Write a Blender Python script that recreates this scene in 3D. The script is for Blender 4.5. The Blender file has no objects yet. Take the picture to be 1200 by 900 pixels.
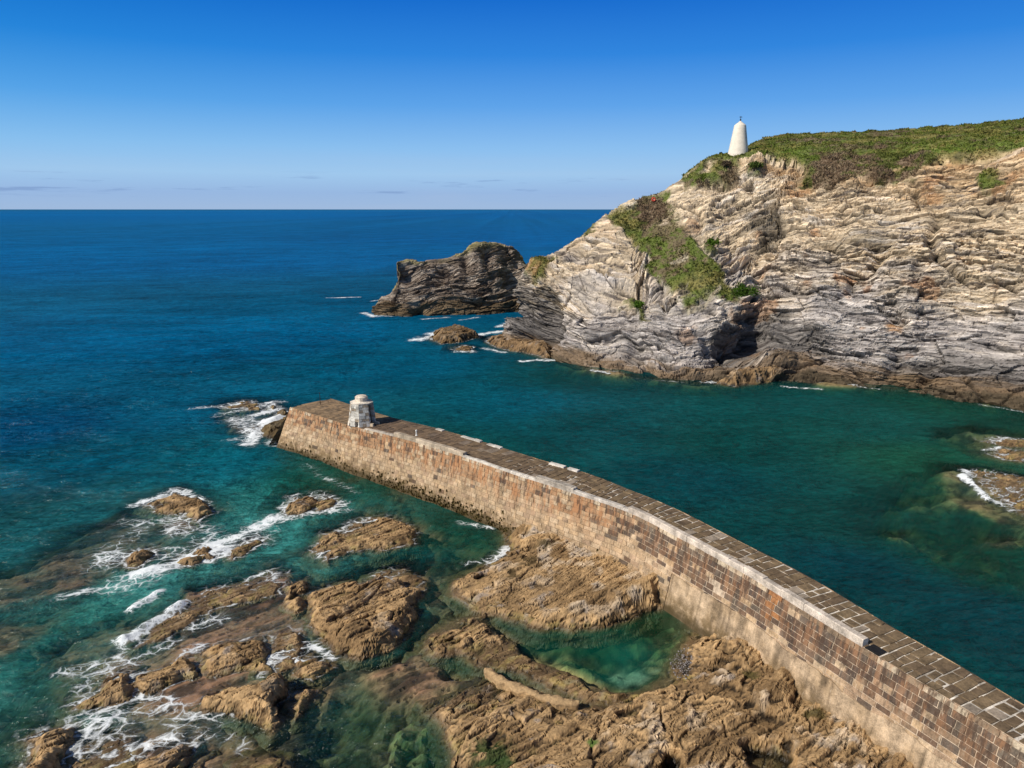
import bpy, bmesh, math, random
import numpy as np
random.seed(7); RNG = np.random.default_rng(11)
scene = bpy.context.scene
COL = scene.collection
f32 = np.float32

# ------------------------------------------------------------------ camera maths (survey of the photograph)
PITCH = math.radians(13.84); FPX = 832.0; CAMH = 24.5
def at(u, v, z=0.0):
    dx = (u-600)/FPX; dy = (450-v)/FPX
    d = (dx, math.cos(PITCH)+dy*math.sin(PITCH), -math.sin(PITCH)+dy*math.cos(PITCH))
    t = (z-CAMH)/d[2]
    return np.array([d[0]*t, d[1]*t, z])
def att(u, v, t):
    dx = (u-600)/FPX; dy = (450-v)/FPX
    return np.array([dx*t, (math.cos(PITCH)+dy*math.sin(PITCH))*t, CAMH+(-math.sin(PITCH)+dy*math.cos(PITCH))*t])
def survey(P):                       # where a surveyed point lies in the photograph (for laying out vegetation patches)
    x, y, z = P[..., 0], P[..., 1], P[..., 2]-CAMH
    f = y*math.cos(PITCH)-z*math.sin(PITCH); u = y*math.sin(PITCH)+z*math.cos(PITCH)
    f = np.maximum(f, 1.0)
    return 600+FPX*x/f, 450-FPX*u/f
def at2(pts, z=0.0): return np.array([at(u, v, z)[:2] for u, v in pts])

# ------------------------------------------------------------------ noise
def _h(ix, iy, iz, seed):
    h = (ix.astype(np.uint32)*np.uint32(374761393)) ^ (iy.astype(np.uint32)*np.uint32(668265263)) ^ (iz.astype(np.uint32)*np.uint32(2246822519)) ^ np.uint32((seed*3266489917) & 0xffffffff)
    h = (h ^ (h >> np.uint32(15)))*np.uint32(2246822519)
    h = (h ^ (h >> np.uint32(13)))*np.uint32(3266489917)
    return h ^ (h >> np.uint32(16))
def hr(ix, iy, iz, seed): return _h(ix, iy, iz, seed).astype(f32)*f32(1/4294967296.0)
def vn(x, y, z=None, seed=0):        # value noise -1..1
    x = np.asarray(x, f32); y = np.asarray(y, f32)
    x0 = np.floor(x); y0 = np.floor(y); fx = x-x0; fy = y-y0
    fx = fx*fx*fx*(fx*(fx*6-15)+10); fy = fy*fy*fy*(fy*(fy*6-15)+10)
    xi = x0.astype(np.int32); yi = y0.astype(np.int32)
    if z is None:
        zi = np.zeros_like(xi)
        a = hr(xi, yi, zi, seed); b = hr(xi+1, yi, zi, seed); c = hr(xi, yi+1, zi, seed); d = hr(xi+1, yi+1, zi, seed)
        return (a+(b-a)*fx+(c-a)*fy+(a-b-c+d)*fx*fy)*2-1
    z = np.asarray(z, f32); z0 = np.floor(z); fz = z-z0; fz = fz*fz*fz*(fz*(fz*6-15)+10); zi = z0.astype(np.int32)
    r = []
    for k in (0, 1):
        a = hr(xi, yi, zi+k, seed); b = hr(xi+1, yi, zi+k, seed); c = hr(xi, yi+1, zi+k, seed); d = hr(xi+1, yi+1, zi+k, seed)
        r.append(a+(b-a)*fx+(c-a)*fy+(a-b-c+d)*fx*fy)
    return (r[0]+(r[1]-r[0])*fz)*2-1
def fbm(x, y, z=None, o=4, seed=0, g=.5):
    s = 0; a = 1; n = 0
    for i in range(o):
        s = s+a*vn(x*2.03**i, y*2.03**i, None if z is None else z*2.03**i, seed+i*17); n += a; a *= g
    return s/n*1.5
def worley2(x, y, seed=0):
    x = np.asarray(x, f32); y = np.asarray(y, f32)
    xi = np.floor(x).astype(np.int32); yi = np.floor(y).astype(np.int32); z = np.zeros_like(xi)
    f1 = np.full(x.shape, 9., f32); f2 = f1.copy(); idr = np.zeros(x.shape, f32)
    for i in (-1, 0, 1):
        for j in (-1, 0, 1):
            cx = xi+i; cy = yi+j
            px = cx+hr(cx, cy, z, seed); py = cy+hr(cx, cy, z+1, seed)
            d = (px-x)**2+(py-y)**2
            m = d < f1
            f2 = np.where(m, f1, np.minimum(f2, d)); f1 = np.where(m, d, f1); idr = np.where(m, hr(cx, cy, z+2, seed), idr)
    return np.sqrt(f1), np.sqrt(f2), idr
def worley3(x, y, z, seed=0):
    x = np.asarray(x, f32); y = np.asarray(y, f32); z = np.asarray(z, f32)
    xi = np.floor(x).astype(np.int32); yi = np.floor(y).astype(np.int32); zi = np.floor(z).astype(np.int32)
    f1 = np.full(x.shape, 9., f32); f2 = f1.copy(); idr = np.zeros(x.shape, f32)
    for i in (-1, 0, 1):
        for j in (-1, 0, 1):
            for k in (-1, 0, 1):
                cx = xi+i; cy = yi+j; cz = zi+k
                h = _h(cx, cy, cz, seed)
                px = cx+(h & np.uint32(1023)).astype(f32)/1023; py = cy+((h >> np.uint32(10)) & np.uint32(1023)).astype(f32)/1023
                pz = cz+((h >> np.uint32(20)) & np.uint32(1023)).astype(f32)/1023
                d = (px-x)**2+(py-y)**2+(pz-z)**2
                m = d < f1
                f2 = np.where(m, f1, np.minimum(f2, d)); f1 = np.where(m, d, f1)
                idr = np.where(m, ((h ^ (h >> np.uint32(7))) & np.uint32(4095)).astype(f32)/4095, idr)
    return np.sqrt(f1), np.sqrt(f2), idr
def sstep(a, b, x):
    t = np.clip((x-a)/(b-a), 0, 1); return t*t*(3-2*t)
def poly_sd(X, Y, poly):             # positive inside
    d = np.full(X.shape, 1e9, f32); ins = np.zeros(X.shape, bool); n = len(poly)
    for i in range(n):
        x0, y0 = poly[i]; x1, y1 = poly[(i+1) % n]
        ex, ey = x1-x0, y1-y0; wx = X-x0; wy = Y-y0
        t = np.clip((wx*ex+wy*ey)/(ex*ex+ey*ey+1e-9), 0, 1)
        d = np.minimum(d, (wx-ex*t)**2+(wy-ey*t)**2)
        if abs(ey) > 1e-9:
            c = ((y0 > Y) != (y1 > Y)) & (X < ex*(Y-y0)/ey+x0); ins ^= c
    d = np.sqrt(d); return np.where(ins, d, -d)
def seg_d(X, Y, p0, p1):
    e = np.subtract(p1, p0); wx = X-p0[0]; wy = Y-p0[1]
    t = np.clip((wx*e[0]+wy*e[1])/(e@e+1e-9), 0, 1)
    return np.sqrt((wx-e[0]*t)**2+(wy-e[1]*t)**2)
def blur(Z, r):
    def b1(A):
        Ap = np.concatenate([np.repeat(A[:1], r+1, 0), A, np.repeat(A[-1:], r, 0)], 0).astype(np.float64)
        c = np.cumsum(Ap, 0); return (c[2*r+1:]-c[:-2*r-1])/(2*r+1)
    return b1(b1(Z).T).T.astype(f32)
def lin(c):
    c = np.array(c, float)/255; return np.where(c <= .04045, c/12.92, ((c+.055)/1.055)**2.4)
def mixc(a, b, t): return a+(b-a)*t[..., None]

# ------------------------------------------------------------------ object helpers
def tag(o, label=None, cat=None, group=None, kind=None):
    if label: o['label'] = label
    if cat: o['category'] = cat
    if group: o['group'] = group
    if kind: o['kind'] = kind
    return o
def link(name, me, mat=None, parent=None):
    o = bpy.data.objects.new(name, me); COL.objects.link(o)
    if mat is not None and me is not None: me.materials.append(mat)
    if parent is not None: o.parent = parent
    return o
def empty(name, loc=(0, 0, 0)):
    o = bpy.data.objects.new(name, None); COL.objects.link(o); o.location = loc; return o
def mesh_np(name, V, F, attrs=None, mat=None, smooth=False, parent=None, fattrs=None, uv=None):
    V = np.ascontiguousarray(V, f32); F = np.ascontiguousarray(F, np.int32)
    me = bpy.data.meshes.new(name); n = len(F); k = F.shape[1]
    me.vertices.add(len(V)); me.vertices.foreach_set('co', V.ravel())
    me.loops.add(n*k); me.loops.foreach_set('vertex_index', F.ravel())
    me.polygons.add(n); me.polygons.foreach_set('loop_start', np.arange(0, n*k, k, dtype=np.int32))
    me.polygons.foreach_set('use_smooth', np.full(n, smooth))
    me.update(calc_edges=True)
    for nm, a in (attrs or {}).items():
        a = np.asarray(a, f32)
        if a.ndim == 1:
            at_ = me.attributes.new(nm, 'FLOAT', 'POINT'); at_.data.foreach_set('value', a)
        else:
            at_ = me.attributes.new(nm, 'FLOAT_COLOR', 'POINT')
            at_.data.foreach_set('color', np.concatenate([a, np.ones((len(a), 1), f32)], 1).ravel())
    for nm, a in (fattrs or {}).items():
        a = np.asarray(a, f32)
        at_ = me.attributes.new(nm, 'FLOAT_COLOR', 'FACE')
        at_.data.foreach_set('color', np.concatenate([a, np.ones((len(a), 1), f32)], 1).ravel())
    if uv is not None:
        l = me.uv_layers.new(name='uv'); l.data.foreach_set('uv', np.ascontiguousarray(uv[F.ravel()], f32).ravel())
    return link(name, me, mat, parent)
def grid_faces(nr, nc, mask=None):
    i = np.arange(nr*nc, dtype=np.int32).reshape(nr, nc)
    F = np.stack([i[:-1, :-1], i[:-1, 1:], i[1:, 1:], i[1:, :-1]], -1)
    return F[mask] if mask is not None else F.reshape(-1, 4)
def compact(V, F, attrs):
    used = np.unique(F); re = np.zeros(len(V), np.int32); re[used] = np.arange(len(used))
    return V[used], re[F], {k: a[used] for k, a in attrs.items()}
class MB:                            # collects convex pieces into one mesh with a colour per face
    def __init__(s): s.v = []; s.f = []; s.c = []
    def add(s, vs, fs, c=(1, 1, 1)):
        b = len(s.v); s.v += [tuple(p) for p in vs]
        for f in fs: s.f.append([b+i for i in f]); s.c.append(c)
    def prism(s, bot, top, c=(1, 1, 1)):
        n = len(bot)
        s.add(list(bot)+list(top), [list(range(n))[::-1], list(range(n, 2*n))]+[[i, (i+1) % n, n+(i+1) % n, n+i] for i in range(n)], c)
    def build(s, name, mat, parent=None, smooth=False):
        me = bpy.data.meshes.new(name); me.from_pydata(s.v, [], s.f); me.update()
        a = me.attributes.new('bcol', 'FLOAT_COLOR', 'FACE')
        a.data.foreach_set('color', np.array([(*c[:3], 1) for c in s.c], f32).ravel())
        bm = bmesh.new(); bm.from_mesh(me); bmesh.ops.recalc_face_normals(bm, faces=bm.faces); bm.to_mesh(me); bm.free()
        if smooth: me.polygons.foreach_set('use_smooth', np.full(len(me.polygons), True))
        return link(name, me, mat, parent)

# ------------------------------------------------------------------ materials
def mat_new(name):
    m = bpy.data.materials.new(name); m.use_nodes = True; nt = m.node_tree; nt.nodes.clear(); return m, nt
class N:
    def __init__(s, nt): s.nt = nt
    def __call__(s, typ, ins=None, **kw):
        n = s.nt.nodes.new(typ)
        for k, v in kw.items(): setattr(n, k, v)
        for k, v in (ins or {}).items():
            sock = n.inputs[k]
            if isinstance(v, bpy.types.NodeSocket): s.nt.links.new(v, sock)
            else: sock.default_value = v
        return n
    def math(s, op, a, b=None, clamp=False):
        i = {0: a}
        if b is not None: i[1] = b
        return s('ShaderNodeMath', i, operation=op, use_clamp=clamp).outputs[0]
    def mix(s, fac, a, b, blend='MIX'):
        n = s('ShaderNodeMix', data_type='RGBA', blend_type=blend)
        for idx, v in ((0, fac), (6, a), (7, b)):
            if isinstance(v, bpy.types.NodeSocket): s.nt.links.new(v, n.inputs[idx])
            else: n.inputs[idx].default_value = v if idx == 0 else (*v[:3], 1)
        return n.outputs[2]
    def ramp(s, fac, stops, interp='LINEAR'):
        n = s('ShaderNodeValToRGB', {0: fac}); r = n.color_ramp; r.interpolation = interp
        while len(r.elements) < len(stops): r.elements.new(.5)
        for e, (p, c) in zip(r.elements, stops): e.position = p; e.color = (*c[:3], 1) if not isinstance(c, (int, float)) else (c, c, c, 1)
        return n.outputs[0]
    def mapping(s, vec, scale=(1, 1, 1), rot=(0, 0, 0)):
        return s('ShaderNodeMapping', {'Vector': vec, 'Scale': scale, 'Rotation': rot}).outputs[0]
    def noise(s, vec, scale, detail=4, rough=.55, dist=0.):
        return s('ShaderNodeTexNoise', {'Vector': vec, 'Scale': scale, 'Detail': detail, 'Roughness': rough, 'Distortion': dist}).outputs[0]
    def range(s, v, a, b, c=0., d=1., smooth=True):
        return s('ShaderNodeMapRange', {0: v, 1: a, 2: b, 3: c, 4: d}, interpolation_type='SMOOTHSTEP' if smooth else 'LINEAR').outputs[0]

def rock_mat(name, layer_scale, rot, fine, bump=.25, wet=True, layer_amt=.5):
    m, nt = mat_new(name); n = N(nt)
    pos = n('ShaderNodeNewGeometry').outputs['Position']
    col = n('ShaderNodeAttribute', attribute_name='col').outputs['Color']
    rv = n.mapping(pos, rot=rot)
    lay = n.noise(n.mapping(rv, layer_scale), 1.0, 5, .65, .6)
    fn = n.noise(pos, fine, 5, .7)
    md = n.noise(pos, fine*.22, 4, .6)
    f = n.math('ADD', n.math('MULTIPLY', lay, layer_amt), n.math('ADD', n.math('MULTIPLY', fn, .55), n.math('MULTIPLY', md, .35)))
    k = n.range(f, .35*(layer_amt+.9), .68*(layer_amt+.9), .55, 1.42, False)
    c = n.mix(1.0, col, n('ShaderNodeCombineColor', {0: k, 1: k, 2: k}).outputs[0], 'MULTIPLY')
    spk = n.noise(pos, fine*2.3, 2, .6)
    c = n.mix(n.range(spk, .66, .76, 0, .35), c, (.5, .43, .33))
    z = n('ShaderNodeSeparateXYZ', {0: pos}).outputs[2]
    rough = n.range(z, .05, .35, .38, .92) if wet else .92
    bp = n('ShaderNodeBump', {'Strength': .75, 'Distance': bump, 'Height': n.math('ADD', lay, n.math('MULTIPLY', fn, .6))}).outputs[0]
    b = n('ShaderNodeBsdfPrincipled', {'Base Color': c, 'Roughness': rough, 'Normal': bp, 'Specular IOR Level': .3})
    n('ShaderNodeOutputMaterial', {0: b.outputs[0]}); return m
def block_mat(name, stain=0, fine=14., rough=.9, spots=True):
    m, nt = mat_new(name); n = N(nt)
    pos = n('ShaderNodeNewGeometry').outputs['Position']
    col = n('ShaderNodeAttribute', attribute_name='bcol').outputs['Color']
    fn = n.noise(pos, fine, 5, .7); md = n.noise(pos, 1.7, 4, .65)
    k = n.range(n.math('ADD', fn, n.math('MULTIPLY', md, 1.3)), .85, 1.5, .45, 1.5, False)
    c = n.mix(1.0, col, n('ShaderNodeCombineColor', {0: k, 1: k, 2: k}).outputs[0], 'MULTIPLY')
    if stain:
        z = n('ShaderNodeSeparateXYZ', {0: pos}).outputs[2]
        st = n.noise(n.mapping(pos, (2.6, 2.6, .18)), 1.0, 4, .6)
        top = n.range(z, 1.7, 3.9)
        xx = n('ShaderNodeSeparateXYZ', {0: pos}).outputs[0]
        or_ = n.math('MULTIPLY', n.range(st, .46, .62), n.math('MULTIPLY', top, n.range(xx, 3., 9., .8, .38)))
        c = n.mix(or_, c, (.42, .20, .09))
        dk = n.noise(n.mapping(pos, (3.4, 3.4, .28)), 1.3, 4, .6)
        c = n.mix(n.math('MULTIPLY', n.range(dk, .5, .64), n.math('MULTIPLY', top, .8)), c, (.075, .045, .03))
        wh = n.noise(n.mapping(pos, (4, 4, .5)), 1.7, 3, .6)
        c = n.mix(n.range(wh, .64, .74, 0, .5), c, (.62, .5, .36))
        lo = n.math('MULTIPLY', n.range(n.noise(pos, 1.6, 5, .65), .35, .6), n.range(z, 1.9, .5))
        c = n.mix(n.math('MULTIPLY', lo, .85), c, (.13, .085, .035))
        c = n.mix(n.range(n.math('ADD', z, n.math('MULTIPLY', md, .5)), 1.05, .45, 0, .85), c, (.06, .042, .018))
    if spots:
        sp = n.noise(pos, 7., 3, .6)
        c = n.mix(n.range(sp, .68, .73, 0, .7), c, (.05, .035, .025))
    bp = n('ShaderNodeBump', {'Strength': .7, 'Distance': .03, 'Height': n.math('ADD', fn, md)}).outputs[0]
    b = n('ShaderNodeBsdfPrincipled', {'Base Color': c, 'Roughness': rough, 'Normal': bp, 'Specular IOR Level': .25})
    n('ShaderNodeOutputMaterial', {0: b.outputs[0]}); return m
def leaf_mat(name):
    m, nt = mat_new(name); n = N(nt)
    col = n('ShaderNodeAttribute', attribute_name='col').outputs['Color']
    d = n('ShaderNodeBsdfDiffuse', {0: col}); t = n('ShaderNodeBsdfTranslucent', {0: col})
    s = n('ShaderNodeMixShader', {0: .25, 1: d.outputs[0], 2: t.outputs[0]})
    n('ShaderNodeOutputMaterial', {0: s.outputs[0]}); return m
def plain_mat(name, c, rough=.7, metal=0., nscale=8., amt=.35):
    m, nt = mat_new(name); n = N(nt)
    pos = n('ShaderNodeNewGeometry').outputs['Position']
    k = n.range(n.noise(pos, nscale, 5, .65), .3, .7, 1-amt, 1+amt, False)
    cc = n.mix(1.0, c, n('ShaderNodeCombineColor', {0: k, 1: k, 2: k}).outputs[0], 'MULTIPLY')
    bp = n('ShaderNodeBump', {'Strength': .4, 'Distance': .02, 'Height': n.noise(pos, nscale*2, 4, .7)}).outputs[0]
    b = n('ShaderNodeBsdfPrincipled', {'Base Color': cc, 'Roughness': rough, 'Metallic': metal, 'Normal': bp})
    n('ShaderNodeOutputMaterial', {0: b.outputs[0]}); return m

STRIKE = math.atan2(.62, .78)
M_rock = rock_mat('wet_slate_rock', (.7, 3.6, 2.0), (0, 0, -STRIKE), 7.0, .09, layer_amt=.3)
M_cliff = rock_mat('bedded_cliff_rock', (.35, .35, 3.2), (.10, .06, 0), 3.2, .22)
M_stack = rock_mat('dark_cliff_rock', (.3, .3, 1.8), (.08, .1, 0), 2.2, .3)
M_seabed = rock_mat('seabed_rock', (.6, 3.0, 1.0), (0, 0, -STRIKE), 3.0, .15, wet=False)
M_wall = block_mat('harbour_wall_stone', 1)
M_deck = block_mat('paving_stone', 0, 10., spots=False)
M_para = block_mat('pale_coping', 0, 16.)
M_hut = block_mat('whitewashed_stone', 0, 9.)
M_leaf = leaf_mat('foliage')
M_tower = plain_mat('limewashed_render', (.74, .66, .54), .9, 0, 1.6, .14)
M_conc = plain_mat('weathered_concrete', (.36, .235, .115), .85, 0, 9, .4)
M_iron = plain_mat('dark_iron', (.03, .028, .026), .6, .6)
M_red = plain_mat('red_plastic', (.6, .05, .03), .5)
M_white = plain_mat('weathered_white_paint', (.75, .72, .66), .7)

# ------------------------------------------------------------------ foreground rocks: bedded height fields
SD = np.array([.78, .62]); QD = np.array([.62, -.78])
def bedding(X, Y, amp=1.0, seed=0):
    q = X*QD[0]+Y*QD[1]; s = X*SD[0]+Y*SD[1]
    qw = q+.5*fbm(X*.16, Y*.16, o=2, seed=seed+3)+.10*fbm(X*.6, Y*.6, o=3, seed=seed+9)
    z = .22*fbm(s*.18, qw*.4, o=3, seed=seed+21)
    for i, (L, A) in enumerate(((2.3, .32), (.95, .20), (.40, .07))):
        ph = qw/L+.25*vn(s/(L*3.5), q/(L*2.5), seed=seed+40+i)
        f = ph-np.floor(ph); a = A*(.25+1.0*np.abs(vn(s/(L*2.6), np.floor(ph)*7.3, seed=seed+60+i)))
        z = z+a*(np.where(f < .88, f/.88, (1-f)/.12)-.5)
    f1, f2, c = worley2((s+.2*vn(X*.8, Y*.8, seed=seed+5))/2.6, (qw+.1*vn(X*1.1+9, Y*1.1, seed=seed+6))/.8, seed+7)
    z = z+.34*(c-.5)-.20*sstep(.09, 0, f2-f1)*(c > .35)
    f1, f2, c = worley2((s+.12*vn(X*2, Y*2, seed=seed+5))/.95, (qw+.06*vn(X*2.7+5, Y*2.7, seed=seed+16))/.27, seed+8)
    z = z+.12*(c-.5)-.07*sstep(.12, 0, f2-f1)*(c > .3)
    f1, f2, c = worley2(s/.30, qw/.17, seed+18)
    z = z+.03*(c-.5)-.02*sstep(.2, 0, f2-f1)
    z = z+.035*fbm(X*1.6, Y*1.6, o=5, seed=seed+20, g=.6)
    return z*amp
def lobe(pts, zt=None, plane=None, g=.1, steep=1.8, amp=1.0):
    if zt: zt = zt*.82; g = g*.8
    P = at2(pts); c = P.mean(0)
    if plane is not None:
        Q = np.array([at(*p) for p in plane]); A = np.c_[Q[:, :2], np.ones(3)]; co = np.linalg.solve(A, Q[:, 2])
    else: co = np.array([g*QD[0], g*QD[1], zt-g*(QD@c)])
    return dict(P=P, co=co, steep=steep, amp=amp)
def lobe_sd(L, X, Y):
    w = .30*fbm(X*.45, Y*.45, o=3, seed=77)+.10*fbm(X*1.7, Y*1.7, o=2, seed=79); w2 = .30*fbm(X*.45+31, Y*.45, o=3, seed=78)+.10*fbm(X*1.7+5, Y*1.7, o=2, seed=80)
    return poly_sd(X+w, Y+w2, L['P'])
def rock_height(lobes, X, Y, pits=()):
    z = np.full(X.shape, -3., f32); base = bedding(X, Y)
    low = .5*fbm(X*.55, Y*.55, o=3, seed=87); sc_ = X*SD[0]+Y*SD[1]; ledge = fbm(X*.9, Y*.9, o=4, seed=88)
    qd_ = X*QD[0]+Y*QD[1]; _a, _b, cA = worley2((sc_+.3*low)/1.25, (qd_-.3*low)/.7, 90); _a, _b, cB = worley2((sc_+.3*low)/.5, (qd_-.3*low)/.3, 91)
    blk = .5*(cA-.55)+.14*(cB-.5)
    for L in lobes:
        sd = lobe_sd(L, X, Y)+.05+.5*low
        gy, gx = np.gradient(blur(sd, 3)); gn = np.hypot(gx, gy)+1e-6
        lee_ = -(gx*QD[0]+gy*QD[1])/gn                                   # +1 on the scarp side (down to the right), -1 on the dip slope
        stp = L['steep']*(.62+.38*lee_)
        top = L['co'][0]*X+L['co'][1]*Y+L['co'][2]+base*L['amp']
        side = np.where(sd > 0, stp*np.abs(sd), (1.0+.5*lee_)*sd)+.10*base
        side = side+blk*np.clip(sd*1.6+.3, 0, 1)
        for LL in (.34, .13):                                            # broken ledges on the flanks instead of smooth slopes
            ph = (side+.10*sc_+.25*low)/LL+.6*ledge; fr_ = ph-np.floor(ph)
            side = side+LL*.35*(sstep(.55, .95, fr_)-fr_)
        k = .16; h = np.clip(.5+.5*(side-top)/k, 0, 1); s = side*(1-h)+top*h-k*h*(1-h)
        z = np.maximum(z, s)
    for (p, r, d) in pits:
        dd = np.hypot(X-p[0], (Y-p[1])*1.3)+.9*fbm(X*.7, Y*.7, o=4, seed=5)+.5*base; m_ = sstep(r, r*.55, dd)
        z = z*(1-m_)+np.minimum(z, d+.6*base)*m_
    return z
MOSS = [((752, 667), .5, (.10, .22, .02)), ((778, 671), .45, (.12, .25, .02)), ((575, 868), 1.3, (.03, .06, .012)), ((590, 880), .7, (.03, .06, .012)),
        ((695, 863), .35, (.07, .14, .02)), ((880, 790), .6, (.09, .07, .02)), ((955, 832), .7, (.08, .06, .015)),
        ((620, 655), 1.2, (.085, .055, .02)), ((600, 668), .9, (.085, .055, .02)), ((640, 637), .9, (.07, .05, .02))]
MOSSW = [(at(u, v, 1.0)[:2], r, c) for (u, v), r, c in MOSS]
def rock_colour(X, Y, Z, res, shelf=0., seed=0):
    r1 = max(1, int(.12/res)); r2 = max(2, int(.5/res))
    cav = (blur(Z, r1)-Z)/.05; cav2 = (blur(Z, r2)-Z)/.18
    n1 = fbm(X*.5, Y*.5, o=4, seed=101); n2 = fbm(X*2.2, Y*2.2, o=4, seed=102); n3 = fbm(X*.9+7, Y*.9, o=4, seed=103)
    c = mixc(np.array([.42, .27, .13]), np.array([.235, .145, .066]), sstep(-.5, .5, n1+.5*n2))
    c = mixc(c, np.array([.56, .43, .29]), sstep(.0, .5, n3)*sstep(.4, 1.0, Z)*(.35+.65*shelf))
    c = mixc(c, np.array([.33, .285, .25]), sstep(.38, .75, n3*.6+n2*.5)*.6)
    c = mixc(c, np.array([.30, .235, .07]), sstep(.4, .1, Z)*sstep(-.1, .6, n2)*.6)      # weed and barnacle zone
    c = mixc(c, np.array([.085, .055, .028]), sstep(.22, .02, Z+.1*n2)*.75)
    c = mixc(c, np.array([.10, .085, .03]), sstep(.0, -.35, Z)*.5)
    c = c*(1-.8*sstep(.12, .9, cav))[..., None]*(1-.45*sstep(.15, .9, cav2))[..., None]  # crevice shade painted into the colour; raised edges lightened below
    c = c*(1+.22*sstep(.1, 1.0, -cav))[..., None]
    for p, r, cc in MOSSW:
        d = np.hypot(X-p[0], Y-p[1])*(1+.6*n2)
        c = mixc(c, np.array(cc), sstep(r, r*.5, d)*sstep(-.35, .1, n2+.2)*.9)
    return c.astype(f32)
ROCKS = []
def rock(name, label, lobes, res, foam=.0, shelf=0., pits=(), group=None, tint=None):
    A = np.concatenate([L['P'] for L in lobes]); lo = A.min(0)-1.8; hi = A.max(0)+1.8
    xs = np.arange(lo[0], hi[0], res, dtype=f32); ys = np.arange(lo[1], hi[1], res, dtype=f32)
    X, Y = np.meshgrid(xs, ys); Z = rock_height(lobes, X, Y, pits)
    gy, gx = np.gradient(blur(Z, 1), res); slope = np.hypot(gx, gy); sm = blur(sstep(.75, 1.5, slope), 2)
    Z = Z+(blur(Z, max(1, int(.16/res)))-Z)*np.clip(sm*1.2, 0, 1)
    gy, gx = np.gradient(blur(Z, 1), res); nl = np.sqrt(gx*gx+gy*gy+1); nx, ny, nz = -gx/nl, -gy/nl, 1/nl
    s_ = X*SD[0]+Y*SD[1]; q_ = X*QD[0]+Y*QD[1]; wz = Z-.3*q_+.12*fbm(X*.8, Y*.8, Z, 3, 330)
    f1, f2, ca = worley3(s_/.9, q_/.9, wz/.26, 331); d3 = .20*(ca-.5)-.05*sstep(.1, 0, f2-f1)
    f1, f2, cb_ = worley3(s_/.38, q_/.38, wz/.11, 332); d3 = (d3+.08*(cb_-.5)+.04*fbm(X*2, Y*2, Z*3, 3, 333))*(.10+.90*np.clip(sm, 0, 1))
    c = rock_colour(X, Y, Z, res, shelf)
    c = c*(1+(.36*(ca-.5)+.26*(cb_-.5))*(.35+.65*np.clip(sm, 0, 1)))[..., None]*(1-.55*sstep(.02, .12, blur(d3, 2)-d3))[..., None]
    if tint is not None: c = (c*np.array(tint)).astype(f32)
    # a little sideways shift so scarps overhang instead of stretching
    sx = .035*vn(X*2.1, Y*2.1, Z*2.5, 301); sy = .035*vn(X*2.1+50, Y*2.1, Z*2.5, 302)
    V = np.stack([X+sx+nx*d3, Y+sy+ny*d3, np.maximum(Z+nz*d3, -1.3)], -1).reshape(-1, 3)
    m = Z > -.9; fm = m[:-1, :-1] | m[1:, :-1] | m[:-1, 1:] | m[1:, 1:]
    F = grid_faces(*X.shape, fm)
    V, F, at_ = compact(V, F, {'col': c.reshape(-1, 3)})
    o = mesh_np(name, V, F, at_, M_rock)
    tag(o, label, 'rock', group)
    ROCKS.append((lobes, foam)); return o

rock('rock_outcrop', 'large sloping tan rock outcrop between the pier wall and the green tidal pool', [
    lobe([(591, 625), (596, 648), (573, 661), (533, 683), (534, 692), (555, 709), (573, 717), (608, 728), (637, 737), (669, 735), (712, 732), (741, 723), (776, 712), (803, 704), (812, 685), (812, 660), (745, 622), (660, 600), (610, 605)],
         plane=[(545, 690, .35), (700, 715, .75), (700, 640, 1.3)], steep=1.7, amp=.8),
    lobe([(690, 700), (745, 690), (803, 672), (806, 700), (770, 713), (735, 722), (700, 724)], plane=[(700, 705, 1.1), (795, 690, 1.9), (740, 690, 1.5)], steep=2.6, amp=.6)], .075, .12, .8)
rock('rock_shelf', 'broad brown rock shelf along the foot of the pier, bottom of view', [
    lobe([(500, 822), (500, 834), (526, 850), (538, 900), (545, 990), (1150, 990), (1110, 900), (1040, 850), (960, 790), (890, 745), (830, 722), (816, 735), (806, 762), (790, 790), (765, 810), (733, 815), (700, 824), (676, 829), (640, 818), (600, 802), (575, 798), (555, 806), (530, 812)],
         plane=[(540, 850, .22), (1000, 870, 1.0), (790, 812, .5)], steep=1.3),
    lobe([(828, 722), (870, 732), (950, 790), (938, 845), (905, 862), (862, 858), (815, 838), (795, 812), (797, 795), (812, 765)], plane=[(830, 745, .9), (940, 810, 1.35), (850, 840, 1.25)], steep=1.5),
    lobe([(930, 862), (985, 820), (1080, 880), (1120, 960), (950, 990), (925, 900)], plane=[(950, 870, .95), (1060, 890, 1.25), (980, 930, 1.1)], steep=1.5),
    lobe([(568, 836), (600, 820), (645, 832), (682, 856), (662, 874), (622, 882), (585, 862)], zt=.62, g=.05, steep=1.2, amp=.55),
    lobe([(692, 838), (740, 822), (790, 815), (835, 852), (805, 884), (725, 905), (680, 892)], zt=.95, g=.1, steep=1.5)],
    .06, .0, .55, pits=[(at(787, 890, .5)[:2], 1.0, -.35), (at(900, 880, .8)[:2], 1.5, -.12), (at(580, 872)[:2], .8, .12), (at(848, 805, 1.)[:2], .8, .75), (at(905, 835, 1.)[:2], .8, .6)])
rock('rock_ledge', 'low dark wet rock rim curving along the near side of the tidal pool', [
    lobe([(566, 733), (590, 748), (608, 763), (627, 777), (664, 792), (693, 803), (733, 813), (722, 826), (690, 824), (672, 818), (640, 808), (600, 790), (572, 782), (545, 772), (556, 745)], zt=.2, g=.03, steep=.9, amp=.45)], .06)
rock('rock', 'flat layered brown rock at the left tip of the tidal pool', [
    lobe([(492, 760), (500, 750), (508, 739), (526, 730), (548, 723), (566, 718), (574, 732), (589, 745), (587, 755), (566, 763), (540, 770), (512, 769)], zt=.42, g=.10, steep=1.2)], .055, .05)
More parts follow.
